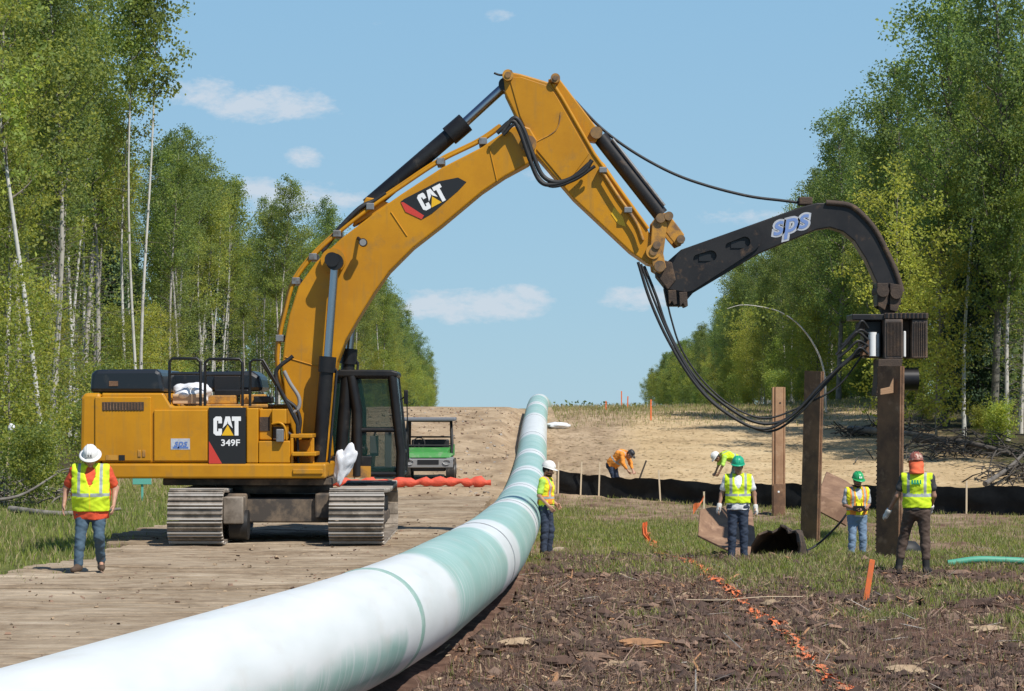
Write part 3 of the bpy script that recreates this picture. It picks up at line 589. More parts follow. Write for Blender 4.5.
for pts in ([(336, 378), (351, 378), (356, 412), (356, 455), (330, 455), (331, 402)], [(354, 379), (392, 379), (398, 428), (359, 428), (359, 412)], [(359, 433), (398.5, 433), (402.5, 452), (401, 472), (359, 472)]):
    for d in (45.6, 46.85): MB().prism(pts, d, d+.008, 0, 45.6).build('cab_window', 'glass', cab)
fr_ = px(395.5, 378, 45.6); f2 = px(403, 452, 45.6); wn_ = MB(); wn_.add([(fr_.x, 45.65, fr_.z), (fr_.x, 46.8, fr_.z), (f2.x, 46.8, f2.z), (f2.x, 45.65, f2.z), (fr_.x+.01, 45.65, fr_.z), (fr_.x+.01, 46.8, fr_.z), (f2.x+.01, 46.8, f2.z), (f2.x+.01, 45.65, f2.z)], [(0, 1, 2, 3), (7, 6, 5, 4)]); wn_.build('windscreen', 'glass', cab)
se = MB(); rbox(se, 343, 446, 366, 456, 45.95, 46.5, 45.95); rbox(se, 340, 408, 348, 448, 45.95, 46.5, 45.95); rbox(se, 341, 398, 347, 407, 46.1, 46.35, 45.95); se.build('operator_seat', 'rubber', cab, .05)
cs = MB(); rbox(cs, 370, 436, 378, 456, 45.9, 46.1, 45.9); cs.tube([px(374, 436, 46), px(377, 428, 46)], .02, 8); rbox(cs, 384, 430, 390, 470, 46.3, 46.6, 46); cs.build('control_console', 'grey_plastic', cab, .02)
mr = MB(); mr.tube([px(400, 400, 46.0), px(406, 396, 46.0)], .015, 6); rbox(mr, 404, 390, 408, 404, 45.95, 46.05, 46); mr.build('mirror', 'black_paint', cab, .01)
an = MB(); an.tube([px(407, 404, 46), px(408, 440, 46), px(409, 462, 46)], .012, 6); an.build('mirror_bracket', 'black_paint', cab)
# operator's pieces of kit behind the cab pillar
dg = MB(); rbox(dg, 333, 430, 342, 446, 45.75, 45.9, 45.75); dg.build('display_panel', 'steel_grey', cab, .01)
# ---- boom
BO = [(519, 124), (530, 128), (537, 140), (536, 154), (529, 163), (505, 176), (482, 191.5), (442, 225), (413, 247.5), (389, 271.5), (373, 294), (357, 320), (345, 341), (337, 362), (331, 392), (329, 425), (331, 456), (322, 466), (310, 466), (299, 452), (291, 428), (285, 396), (282, 368), (284.5, 341), (289, 316), (298, 287), (316, 262), (341, 238.5), (375, 212.5), (401.5, 194), (442, 167.5), (482, 147), (505, 131)]
b_ = MB().prism(BO, 44.62, 45.38, 0, 44.62); boom = b_.build('boom', 'yellow', EX, .025)
# welded seams: thin raised beads across the boom side
sm = MB()
for (x0, y0_, x1, y1_) in ((391, 212, 407, 236), (285, 357, 333, 371), (489, 146, 497, 181)): sm.tube([px(x0, y0_, 44.615), px(x1, y1_, 44.615)], .012, 6)
sm.build('weld_seam', 'yellow', boom)
for (x, y, r_) in ((335, 262, .22), (313, 452, .2)): a = px(x, y, BC); MB().cyl((a.x, 44.5, a.z), (a.x, 45.5, a.z), r_, 24).build('pin_boss', 'yellow', boom, .02)
a = px(335, 262, BC); MB().cyl((a.x, 44.2, a.z), (a.x, 45.8, a.z), .13, 18).build('boom_pin', 'black_paint', boom, .02)
dc = MB().prism([(400.6, 201.7), (404, 199), (438, 181.5), (458, 177.5), (466.5, 182), (458, 191), (432, 213.5), (421.7, 219.5), (405.5, 212)], 44.612, 44.625); dcl = dc.build('boom_badge', 'decal_black', boom)
dr = MB().prism([(400.9, 202.5), (403.2, 202), (424, 215.5), (421.7, 219.3), (405.5, 211.8)], 44.607, 44.6115); dr.build('badge_red_edge', 'decal_red', boom)
cat_letters(432, 197.5, 27, 17.5, math.radians(28), 44.6115, boom)
la = MB(); a = px(363.5, 243, 44.45); la.cyl((a.x, 44.28, a.z), (a.x, 44.42, a.z), .075, 14); la.tube([(a.x, 44.4, a.z), px(358, 238, 44.62)], .03, 8); la.build('boom_lamp', 'black_paint', boom)
lg = MB(); lg.cyl((a.x, 44.268, a.z), (a.x, 44.279, a.z), .06, 14); lg.build('lamp_lens', 'grey_plastic', boom)
# pipes along the back of the boom
def track_pts(off, d): 
    return [px(x+off[0], y+off[1], d) for x, y in ((287, 400), (279.5, 366), (281.5, 338), (287, 313), (295.5, 284), (314, 258.5), (339, 235), (373, 208.5), (400, 190), (441, 163), (481, 143), (503, 128))]
for d, o_, r_ in ((44.72, (-1.5, -1.5), .035), (44.85, (-3, -3), .028), (45.15, (-1.5, -2), .035), (45.28, (-2, -2), .03)):
    MB().tube(bez(track_pts(o_, d), 6), r_, 8).build('hydraulic_line', 'yellow', boom)
for (x, y) in ((281, 338), (314, 257), (371, 207), (338, 234), (441, 162), (297, 281), (483, 142)):
    m = MB(); a = px(x, y, 44.95); m.box((a.x-.07, 44.66, a.z-.07), (a.x+.07, 45.34, a.z+.05)); m.build('line_clamp', 'steel_grey', boom, .01)
hb = MB().tube(bez([px(322, 252, 44.75), px(340, 228, 44.75), px(360, 208, 44.75), px(374, 201, 44.8), px(386, 193, 44.8)], 8), .045, 8); hb.build('hydraulic_hose', 'rubber', boom)
# hoses at the boom foot
for pts in ([(293, 356), (276, 372), (283, 396), (296, 408), (300, 424), (293, 436), (268, 414)], [(266, 414), (284, 414), (297, 410), (299, 398), (290, 383), (284, 371)], [(300, 438), (296, 418), (280, 390), (262, 362)]):
    MB().tube(bez([px(x, y, 44.3) for x, y in pts], 8), .035, 8).build('hydraulic_hose', 'rubber' if pts[0][0] != 266 else 'grey_plastic', EX)
# boom cylinders
for d, (x0, y0_), (x1, y1_), (x2, y2_) in ((44.34, (335, 262), (327.5, 360), (318, 470)), (45.66, (357, 268), (349, 352), (340, 470))):
    a, b, c = px(x0, y0_, d), px(x1, y1_, d), px(x2, y2_, d)
    cyl = MB().tube([b, c], .125, 18).build('boom_cylinder', 'black_paint', EX); MB().tube([a, b], .075, 16).build('cylinder_rod', 'chrome', cyl)
    t = (c-b).normalized(); MB().tube([b-t*.06, b+t*.22], .155, 18).build('cylinder_cap', 'black_paint', cyl, .01); MB().cyl((a.x, d-.1, a.z), (a.x, d+.1, a.z), .15, 20).build('rod_eye', 'black_paint', cyl, .01)
    MB().tube([c+Vector((.18, 0, -.0)), b+t*.2+Vector((.18, 0, 0)), b+t*.1+Vector((.1, 0, 0))], .025, 8).build('cylinder_line', 'black_paint', cyl)
# stick cylinder above the boom
a, b, c = px(505, 86, BC), px(463.5, 124, BC), px(368, 206, BC)
cyl = MB().tube([b, c], .145, 18).build('stick_cylinder', 'black_paint', EX); MB().tube([a, b], .085, 16).build('cylinder_rod', 'chrome', cyl)
t = (c-b).normalized(); MB().tube([b-t*.05, b+t*.34], .185, 18).build('cylinder_cap', 'black_paint', cyl, .012); MB().cyl((a.x, 44.7, a.z), (a.x, 45.3, a.z), .115, 18).build('rod_eye', 'black_paint', cyl, .012)
MB().prism([(352, 226), (366, 197), (380, 199), (394, 205)], 44.78, 45.22, 0, 44.78).build('cylinder_bracket', 'yellow', boom, .02)
# ---- stick
ST = [(503.5, 78), (507, 73.5), (514, 72.5), (521.5, 74), (551.5, 83), (561, 97.6), (593, 154), (604.5, 163.5), (647.5, 229), (658, 250), (657, 266), (648, 264), (630.5, 252), (574, 199), (533, 151.5), (528, 145), (516, 116), (505, 93)]
stick = MB().prism(ST, 44.68, 45.32, 0, 44.68).build('stick', 'yellow', EX, .025)
m = MB().prism([(509, 77), (521, 77), (550, 86.5), (557, 97), (589, 154), (566, 185), (536, 149), (520, 116)], 44.66, 44.679, 0, 44.66); m.build('stick_side_plate', 'yellow', stick, .008)
m = MB()
m.tube([px(553, 84, 44.68), px(562, 98, 44.68), px(594, 154, 44.68), px(648, 229, 44.68)], .035, 8); m.build('stick_edge_flange', 'yellow', stick)
for i, (x, y, r_) in enumerate(((508, 78, .10), (528, 146, .15), (652, 253, .13), (555, 81, .085))):
    a = px(x, y, BC); MB().cyl((a.x, 44.57, a.z), (a.x, 45.43, a.z), r_, 20).build('pin_boss', 'yellow_worn', stick, .012); MB().cyl((a.x, 44.55, a.z), (a.x, 45.45, a.z), r_*.55, 14).build('pin', 'pin_steel', stick, .006)
MB().prism([(548, 79), (559, 78), (601, 133), (596, 142), (586, 140), (561, 99)], 44.82, 45.18, 0, 44.82).build('cylinder_bracket', 'yellow', stick, .02)
m = MB().prism([(614, 207), (623, 217), (626, 227), (618, 224), (611, 214)], 44.672, 44.676); m.build('warning_sticker', 'decal_yellow', stick)
MB().tube(bez([px(536, 142, 44.66), px(556, 130, 44.655), px(561, 112, 44.655)], 6), .012, 6).build('painted_seam', 'yellow_worn', stick)
# bucket cylinder on the front of the stick
a, b, c = px(596, 134, BC), px(600, 137, BC), px(661, 215, BC)
cyl = MB().tube([b, c], .14, 18).build('attachment_cylinder', 'arm_black', EX); m = MB(); m.cyl((a.x, 44.74, a.z), (a.x, 45.26, a.z), .11, 18); m.build('cylinder_cap', 'pin_steel', cyl, .012)
m = MB(); o_ = Vector((.11, -.12, .09)); m.tube([b+(c-b)*.1+o_, b+(c-b)*.95+o_], .025, 8); m.build('cylinder_line', 'steel_grey', cyl)
for d in (44.62, 44.72, 44.82):
    MB().tube(bez([px(600, 168, d-.05), px(618, 196, d-.06), px(636, 222, d-.06), px(643, 240, d-.06)], 6), .03, 8).build('hydraulic_line', 'yellow_worn', stick)
for (x, y) in ((603, 170), (628, 210)): a = px(x, y, 44.58); MB().box((a.x-.07, 44.52, a.z-.05), (a.x+.07, 44.67, a.z+.05)).build('line_clamp', 'steel_grey', stick, .01)
# linkage
for d in (44.6, 45.3):
    m = MB(); m.prism([(652, 222), (657, 216), (664, 217), (667, 225), (663, 254), (666, 268), (660, 274), (653, 270), (650, 250)], d, d+.09, 0, 44.7)
    lk_ = m.build('bucket_linkage', 'yellow_worn', EX, .015); m = MB(); m.prism([(660, 214), (668, 212), (672, 218), (684, 234), (684, 243), (677, 246), (670, 238), (660, 224)], d+.1, d+.18, 0, 44.7); m.build('link_plate', 'yellow_worn', EX, .015)
for i, (x, y, r_) in enumerate(((660, 219, .085), (668, 217, .08), (680, 240, .075), (659, 267, .10), (656, 246, .07))): a = px(x, y, 44.8); MB().cyl((a.x, 44.54-.006*i, a.z), (a.x, 45.46+.006*i, a.z), r_, 16).build('linkage_pin', 'pin_steel', lk_, .01)
m = MB().prism([(655, 258), (672, 262), (676, 280), (668, 290), (657, 276)], 44.7, 45.3, 0, 44.7); m.build('coupler', 'rust_dark', EX, .02)
# ---- black curved arm bolted in place of the bucket
AR = [(664.5, 289), (668, 261), (681, 249.6), (747, 226.2), (758, 222.3), (802, 206.5), (817, 202.8), (839.5, 203), (850, 206.5), (858, 212), (873, 229), (884.6, 251.5), (893, 268), (901, 287), (901, 305), (877, 306), (877, 283), (866, 259), (854.5, 241), (843, 231.5), (830, 227.5), (817, 229.5), (760, 253), (693, 293), (687, 300), (687, 306), (668, 306)]
arm = MB().prism(AR, 44.80, 45.20, 0, 44.80).build('curved_arm', 'arm_black', EX, .02)
# cheek plates near the root with two long slots, and the edge flange along the bend
def slot_plate(outline, d0, d1, slots):
    import mathutils
    def w(p): q = px(p[0], p[1], 44.72); return Vector((q.x, q.z, 0))
    loops = [[w(p) for p in outline]]
    for (cx, cy, L_, r_, an) in slots:
        c_, s_ = math.cos(an), math.sin(an); pts = []
        for k in range(16):
            q = 2*math.pi*k/16; u = math.cos(q)*r_+(L_ if math.cos(q) > 0 else -L_); v = math.sin(q)*r_; pts.append((cx+u*c_-v*s_, cy-(u*s_+v*c_)))
        loops.append([w(p) for p in pts])
    tris = mathutils.geometry.tessellate_polygon(loops); flat = [p for l in loops for p in l]; n = len(flat); m = MB()
    vs_ = [(p.x, d0, p.y) for p in flat]+[(p.x, d1, p.y) for p in flat]; fs = [tuple(t) for t in tris]+[tuple(i+n for i in reversed(t)) for t in tris]
    o = 0
    for l in loops:
        k = len(l); fs += [(o+i, o+(i+1) % k, o+(i+1) % k+n, o+i+n) for i in range(k)]; o += k
    return m.add(vs_, fs)
out = [(665.5, 288), (669, 262), (681, 250.5), (746, 227), (753, 226.5), (759, 230), (761.5, 237), (760, 245), (755, 250), (693, 290.5), (686, 292)]
slot_plate(out, 44.74, 44.798, [(705, 257.5, 6.5, 5.5, math.radians(16)), (738, 244.5, 7.5, 5.5, math.radians(20))]).build('arm_cheek_plate', 'arm_black', EX)
slot_plate(out, 45.202, 45.26, [(705, 257.5, 6.5, 5.5, math.radians(16)), (738, 244.5, 7.5, 5.5, math.radians(20))]).build('arm_cheek_plate', 'arm_black', EX)
m = MB(); rbox(m, 699, 254, 711, 261, 44.78, 44.797, 44.78); rbox(m, 731, 241, 745, 248, 44.78, 44.797, 44.78); m.build('slot_shade', 'decal_black', EX)  # black plates put shade into the slots
m = MB()
for (x, y) in ((672, 296), (683, 298)): m.prism([(x-4, y-6), (x+4, y-6), (x+5, y+8), (x+2, y+9), (x, y+5), (x-3, y+9)], 44.7, 45.3, 0, 44.7)
m.build('arm_hook', 'rust_dark', EX, .01)
m = MB().tube(bez([px(x, y, 44.79) for x, y in ((826, 202.5), (848, 205), (860, 212.5), (875, 229.5), (887, 252), (897, 275), (902, 292))], 6), .05, 8); m.build('arm_edge_flange', 'rust_dark', arm)
m = MB().tube(bez([px(x, y, 45.21) for x, y in ((826, 202.5), (848, 205), (860, 212.5), (875, 229.5), (887, 252), (897, 275), (902, 292))], 6), .05, 8); m.build('arm_edge_flange', 'rust_dark', arm)
an_ = math.radians(15); q = px(788.5, 223.5, 44.8)
lettering('arm_lettering_edge', 'sps', .48, (q.x, q.z), an_, 44.797, 'tee_grey', arm, .38, .085, .003, 1.1)
lettering('arm_lettering', 'sps', .48, (q.x, q.z), an_, 44.793, 'sign_blue', arm, .38, .012, .003, 1.1)
m = MB(); a = px(805, 202.5, 45.0); m.box((a.x-.12, 44.85, a.z-.05), (a.x+.12, 45.15, a.z+.09)); m.build('hose_clamp', 'rust_dark', arm, .02)
# yoke under the arm end
m = MB()
for d in (44.72, 45.18): m.prism([(877, 283), (888, 283), (889, 297), (885, 310), (878, 306)], d, d+.1, 0, 44.72); m.prism([(890, 283), (901, 285), (901, 300), (897, 312), (890, 310)], d, d+.1, 0, 44.72)
for (x, y) in ((882, 291), (895.5, 293)): a = px(x, y, 44.8); m.cyl((a.x, 44.66, a.z), (a.x, 45.34, a.z), .11, 16)
m.build('yoke', 'rust_dark', arm, .012)
MB().prism([(878, 300), (892, 296), (899, 308), (894, 314), (883, 314)], 44.85, 45.15, 0, 44.85).build('swivel_head', 'rust_dark', arm, .02)
# ---- long sagging hoses from the stick tip to the hammer
HP = [[(638, 262), (650, 300), (668, 340), (694, 382), (722, 410), (760, 429), (790, 417), (820, 386), (845, 362), (866, 346)],
      [(641, 264), (654, 300), (674, 345), (704, 392), (742, 422), (772, 431), (800, 413), (824, 386), (850, 358), (868, 338)],
      [(644, 266), (656, 296), (668, 330), (690, 370), (716, 398), (752, 421), (782, 421), (812, 398), (840, 366), (866, 352)],
      [(664, 286), (671, 318), (682, 350), (704, 382), (735, 408), (768, 418), (806, 404), (838, 386), (862, 356)]]
for i, pts in enumerate(HP):
    MB().tube(bez([px(x, y, 44.55+.08*i-.5*math.sin(k/len(pts)*3.14)*.0) for k, (x, y) in enumerate(pts)], 10), (.027, .021, .027, .017)[i], 8).build('hammer_hose', 'rubber', EX)
MB().tube(bez([px(x, y, 45.0) for x, y in ((555, 84), (572, 98), (600, 127), (632, 151), (670, 172), (705, 185), (748, 196), (782, 200.5), (803, 203))], 8), .026, 8).build('top_hose', 'rubber', EX)
for pts, nm in (([(502, 133), (514, 118), (523, 128), (532, 152), (543, 176), (560, 182), (583, 172), (592, 160)], .04), ([(497, 133), (512, 121), (520, 132), (530, 160), (540, 181), (553, 184.5), (572, 178), (590, 163)], .04), ([(503, 135), (516, 124), (526, 140), (534, 170), (550, 186), (574, 180), (595, 166)], .03)):
    MB().tube(bez([px(x, y, 44.45) for x, y in pts], 8), nm, 8).build('hydraulic_hose', 'rubber', EX)
MB().tube(bez([px(x, y, 44.9) for x, y in ((494, 73), (500, 75), (506, 74), (512, 71))], 4), .02, 6).build('hydraulic_hose', 'rubber', EX)
# ================================================================ VIBRATORY HAMMER hanging from the arm
HD = 44.55
HM = empty('pile_hammer', px(889, 396, 45.0), 'boxy rusty black hydraulic pile hammer hanging below the end of the curved arm', 'pile hammer')
def hb_(name, x0, y0, x1, y1, d0, d1, m, bevel=.015, ref=HD): mb = MB(); rbox(mb, x0, y0, x1, y1, d0, d1, ref); return mb.build(name, m, HM, bevel)
tp = hb_('top_plate', 852, 314, 886, 320, HD, 45.3, 'arm_black')
hb_('top_beam', 884, 313, 928, 319, HD-.05, 45.35, 'rust_dark')
hb_('eccentric_housing', 884, 319.5, 902, 359, HD-.1, 45.3, 'rust_mix')
hb_('eccentric_housing', 912, 319.5, 927.5, 358, HD-.02, 45.3, 'rust_mix')
hb_('hammer_core', 866, 320.5, 883.5, 357.5, HD+.25, 45.3, 'black_paint')
hb_('hammer_core', 902.5, 320, 911.5, 358, HD+.2, 45.2, 'rust_dark')
m = MB()
for k in range(11): rbox(m, 886+k*1.4, 322, 886.7+k*1.4, 356, HD-.12, HD-.102, HD)
m.build('housing_rib', 'rust_dark', HM)
m = MB()
for k in range(6): rbox(m, 914+k*2.2, 322, 915+k*2.2, 355, HD-.04, HD-.022, HD)
m.build('housing_rib', 'rust_dark', HM)
m = MB()
for k in range(10): rbox(m, 885.5+k*4.2, 313.4, 887.5+k*4.2, 318, HD-.062, HD-.052, HD)
m.build('beam_tooth', 'black_paint', HM)
m = MB(); a = px(873.5, 332, HD); b = px(873.5, 356, HD); m.cyl((a.x, HD+.12, a.z), (b.x, HD+.12, b.z), .075, 16); m.build('hydraulic_motor', 'white', HM)
hb_('hydraulic_motor', 877, 333, 880, 357, HD+.05, HD+.2, 'steel_grey'); hb_('side_plate', 904, 331, 906.5, 357, HD+.05, HD+.2, 'white')
hb_('motor_block', 861, 340, 871, 356, HD+.08, 44.95, 'rust'); hb_('motor_block', 858, 322, 866, 330, HD+.1, 44.9, 'rust_dark')
for i, (x, y) in enumerate(((852, 336), (848, 348), (851, 356), (855, 330), (846, 342))):
    MB().tube(bez([px(868, y-2, HD+.05), px((868+x)/2, y-6-i, HD-.05), px(x, y+2, HD-.02), px(x-10, y+9+i, HD)], 6), .025, 8).build('hammer_fitting_hose', 'rubber', HM)
m = MB(); m.prism([(878, 359), (903, 359), (901, 372), (898, 386), (903, 388), (904, 396), (896, 396), (896, 372), (884, 372), (883, 396), (876, 396), (878, 376)], 44.3, 44.9, 0, 44.3); m.build('clamp', 'rust_dark', HM, .015)
m = MB(); a = px(911, 379, HD); m.cyl((a.x-.12, 44.75, a.z), (a.x+.15, 44.75, a.z), .2, 18); m.build('clamp_cylinder', 'black_paint', HM, .015)
m = MB().prism([(880, 389), (889, 387), (891, 382), (893, 378), (893, 393), (880, 395)], 43.35, 43.4, 0, 43.4); m.build('clamp_shoe', 'rust_pale', HM, .006)
# ================================================================ SHEET PILES
def pile_section(w=.5, fl=.2, an=1.0, th=.018, lip=.09):
    """open profile (x lateral, y depth): hooked lip, flange, web, flange, lip"""
    P = [(-w/2-fl*math.cos(an)-lip, fl*math.sin(an)), (-w/2-fl*math.cos(an), fl*math.sin(an)), (-w/2, 0), (w/2, 0), (w/2+fl*math.cos(an), fl*math.sin(an)), (w/2+fl*math.cos(an)+lip, fl*math.sin(an))]
    L_ = []; R_ = []
    for i, p in enumerate(P):
        a = Vector(P[max(i-1, 0)]); b = Vector(P[min(i+1, len(P)-1)]); t = (b-a).normalized(); nrm = Vector((-t.y, t.x)); L_.append(Vector(p)+nrm*th/2); R_.append(Vector(p)-nrm*th/2)
    return L_+R_[::-1]
def sheet_pile(name, mname, L_, sec, top=None, knobs=False):
    """local: section in XY, length along Z"""
    n = len(sec); m = MB(); k = n//2
    def tz(p): return L_+(top(p.x) if top else 0)
    vs_ = [(p.x, p.y, 0) for p in sec]+[(p.x, p.y, tz(p)) for p in sec]
    fs = [(i, (i+1) % n, (i+1) % n+n, i+n) for i in range(n)]+[(i+n, i+1+n, n-2-i+n, n-1-i+n) for i in range(k-1)]+[(i, n-1-i, n-2-i, i+1) for i in range(k-1)]
    m.add(vs_, fs)
    for s in (0, k-1):
        a = (sec[s]+sec[n-1-s])/2; m.tube([(a.x, a.y, 0), (a.x, a.y, L_+(top(a.x) if top else 0)-.005)], .03, 8)
    if knobs:
        a = (sec[0]+sec[n-1])/2
        for q in range(int(L_/.075)): m.lathe([(0, -.022), (.03, -.012), (.036, 0), (.03, .012), (0, .022)], (a.x-.03, a.y-.02, .05+q*.075), 6)
    return m.build(name, mname, None, .003)
s1 = pile_section(.50, .20, 1.05)
def stand(x, ybase, d, ytop, rz, tilt, mname, label, sec=s1, top=None, knobs=False, bury=.5, name='sheet_pile'):
    b = px(x, ybase, d); zt = px(x, ytop, d).z; zb = gz(b.x, d)-bury
    o = sheet_pile(name, mname, zt-zb, sec, top, knobs); o.location = (b.x, d, zb); o.rotation_euler = (0, tilt, rz); return tag(o, label, 'sheet pile')
stand(779, 512, 71, 387, math.radians(8), 0, 'rust_pale', 'pale orange-brown sheet pile standing left of the two darker piles, lit by the sun', pile_section(.20, .05, 1.2, .018, .05))  # sunlit look also put into a rust colour paler than its neighbours
pl_ = bpy.context.scene.objects['sheet_pile']
m = MB().box((-.17, -.04, .45), (.17, -.014, 1.42)); q_ = m.build('lower_plate', 'rust', pl_, .004, world=False); m = MB().cyl((-.02, -.046, 1.2), (-.02, -.0405, 1.2), .03, 10); m.build('lifting_hole', 'white', q_, world=False)
m = MB().cyl((.03, -.016, 3.72), (.03, -.011, 3.72), .025, 10); m.build('lifting_hole', 'decal_black', pl_, world=False)
# bolted lower plate and lifting hole of that pile are built into its own mesh
stand(808, 545, 56, 371, math.radians(-55), math.radians(2.2), 'rust', 'dark brown sheet pile standing free in the middle, leaning slightly to the right', pile_section(.54, .07, 1.9, .018, .012))
stand(887, 560, 43.6, 366, math.radians(-55), math.radians(.9), 'rust', 'tall dark rusty sheet pile gripped by the hammer, beaded along its left edge', pile_section(.56, .06, 1.9, .018, .012), None, True)
def lay(mname, quads, label, th=.04):
    """a bent pile lying on its side: folded from flat faces (each corner a pixel and its own depth), then given plate thickness"""
    m = MB(); V = []; idx = {}; F_ = []
    for q in quads:
        f = []
        for c in q:
            if c not in idx: idx[c] = len(V); V.append(px(*c))
            f.append(idx[c])
        F_.append(tuple(f))
    c0 = Vector(V[0]); m.add([v-c0 for v in V], F_); o = m.build('sheet_pile', mname); o.location = c0; s_ = o.modifiers.new('thickness', 'SOLIDIFY'); s_.thickness = th; s_.offset = 0; b = o.modifiers.new('bevel', 'BEVEL'); b.width = .008; b.segments = 1; return tag(o, label, 'sheet pile')
A, B, C_, D_, E_, F1, G_ = (698, 536, 46.9), (700, 510, 47.5), (711.5, 507.5, 47.9), (710, 530, 47.3), (752, 511, 49.0), (757, 553, 46.4), (749, 561, 45.5)
lay('rust_mid', [(A, B, C_, D_), (D_, C_, E_, F1), (A, D_, F1, G_)], 'rust-brown sheet pile lying in the grass behind the worker in the teal helmet')
A, B, C_, D_, E_, F1 = (818, 495, 57.2), (849, 508.5, 56.4), (858, 491, 57.9), (826, 472.5, 58.8), (846, 526, 56.1), (818, 511, 56.7)
H_, I_ = (846, 482, 60.2), (868, 500, 59.2)
lay('rust_mid', [(A, B, C_, D_), (F1, E_, B, A), (D_, C_, I_, H_)], 'tilted rusty sheet pile lying behind the worker holding the control box', .06)
# torn pile end, arched; shade of its hollow is put into the dark colour
def torn_sheet():
    m = MB(); V = []; nu, nv = 17, 9; r = random.Random(6)
    for i in range(nu):
        a = math.pi*(i/(nu-1)); jag = r.uniform(-.16, .12)
        for j in range(nv):
            v = j/(nv-1); k = 1-.55*max(0, v-.55)/.45 if v > .55 else 1; x = -math.cos(a)*.36*k*(1+.12*math.sin(5*v+a*3))+.15*math.sin(a)*(1-v); z = max(.01, (math.sin(a)**.8)*.50*k*(1+.08*math.sin(9*a+3*v))*(1-.15*v)-.03); V.append((x, v*1.3+(jag if j == 0 else jag*.4*(1-v)), z))
    m.add(V, [(i*nv+j, (i+1)*nv+j, (i+1)*nv+j+1, i*nv+j+1) for i in range(nu-1) for j in range(nv-1)]+[tuple(i*nv+nv-1 for i in range(nu))], 0, False)
    o = m.build('crumpled_sheet_pile', 'rust_dark'); s = o.modifiers.new('thickness', 'SOLIDIFY'); s.thickness = .03; return o
o = torn_sheet(); o.scale = (1.25, 1.1, 1.25); p = px(771, 551, 45.6); o.location = (p.x, 45.4, gz(p.x, 45.6)-.02); o.rotation_euler = (0, 0, math.radians(-24)); tag(o, 'dark hollow crumpled pile end in the grass right of the worker in the teal helmet', 'sheet pile')
m = MB(); m.lathe([(0, 0), (.27, 0), (.25, .22), (.16, .34), (0, .36)], (0, 0, 0), 14, sx=1.25); o = m.build('rubber_mat_roll', 'rubber'); p = px(905, 546, 48); o.location = (p.x, 48, gz(p.x, 48)-.03); tag(o, 'low black rubber hump in the grass behind the legs of the worker facing away', 'rubber hump')
m = MB().tube(bez([Vector((px(x, 0, 41.2).x, 41.2, gz(px(x, 0, 41.2).x, 41.2)+h)) for x, h in ((948, .10), (975, .12), (1000, .12), (1032, .11))], 6), .06, 10); tag(m.build('green_pipe', 'green_pipe'), 'straight green plastic pipe lying on the grass at the right edge', 'pipe')
# ================================================================ SILT FENCE
def silt_fence():
    FP = [(1.45, 81.5), (3.2, 80.5), (6.6, 77), (9.5, 74.2), (12, 72), (14.5, 69.5), (17.5, 67)]
    R_ = empty('silt_fence', (1.45, 81.5, gz(1.45, 81.5)), 'long black fabric silt fence on pale wooden stakes running across the clearing', 'silt fence')
    xs = np.linspace(1.45, 17.5, 150); ys = np.interp(xs, [p[0] for p in FP], [p[1] for p in FP]); V = []; rr = random.Random(5)
    for i, (x, y) in enumerate(zip(xs, ys)):
        g = gz(x, y); h = .72+.02*math.sin(x*1.1)+.015*math.sin(x*4.7)-.05*abs(math.sin(x*.62))+.12*float(sstep(6, 10, x)); 
        for k in range(6):
            t = k/5; V.append((x, y+.05*math.sin(x*5+t*3)*math.sin(t*3.1)-.12*(1-t)*(1 if k == 0 else .2)+.04*math.sin(t*7+x), g-.06+(h+.06)*t))
    F_ = [(i*6+k, (i+1)*6+k, (i+1)*6+k+1, i*6+k+1) for i in range(len(xs)-1) for k in range(5)]
    m = MB().add(V, F_, 0, True); m.build('fence_fabric', 'silt', R_)
    for x in (1.5, 2.22, 2.8, 4.68, 6.9, 8.9, 10.9, 12.9, 14.9, 16.8):
        y = float(np.interp(x, [p[0] for p in FP], [p[1] for p in FP]))-.13; g = gz(x, y); mt = Matrix.Translation((x, y, g)) @ Matrix.Rotation(rr.uniform(-.06, .06), 4, 'Y')
        MB().box((-.024, -.02, -.1), (.024, .02, .98+rr.uniform(-.1, .1)), 0, mt).build('stake', 'lath', R_, .003)
silt_fence()
# survey stakes
def stake(x, yb, d, h, label, ribbon=None, lean=0., m_='lath', w=.02):
    b = px(x, yb, d); g = gz(b.x, d); r_ = empty('survey_stake', (b.x, d, g), label, 'stake'); mt = Matrix.Rotation(lean, 4, 'Y')
    MB().box((-w, -.012, -.1), (w, .012, h), 0, mt).build('lath', m_, r_, .003, world=False)
    if ribbon:
        V = []; n = 8; 
        for i in range(n+1):
            t = i/n; V += [(ribbon*t, -.02+.02*math.sin(t*8), h*.92-.34*t-.08*math.sin(t*5)), (ribbon*t, -.02+.02*math.sin(t*8+1), h*.92-.34*t-.12-.05*t)]
        q = MB().add(V, [(2*i, 2*i+1, 2*i+3, 2*i+2) for i in range(n)]).build('ribbon', 'orange', r_, world=False); s = q.modifiers.new('thickness', 'SOLIDIFY'); s.thickness = .004
    return r_
stake(866, 598, 34.6, .56, 'bright orange painted stake leaning in the mulch in front of the gripped pile', None, math.radians(9), 'orange', .038)
stake(704, 512, 64, .95, 'thin wooden stake with an orange ribbon left of the worker in the teal helmet', -.28, 0, 'lath', .022)
stake(651, 424, 113, .95, 'small orange stake standing in the straw halfway up the far slope', None, 0, 'orange', .035)
stake(621.5, 408, 128, .78, 'thin orange stake on the far crest, left of its twin', None, 0, 'orange', .03)
stake(627.5, 410, 125, .6, 'short orange stake on the far crest, right of its twin', None, math.radians(2), 'orange', .03)
stake(606, 414, 122, .45, 'tiny orange peg near the far crest right of the pipe', None, 0, 'orange', .03)
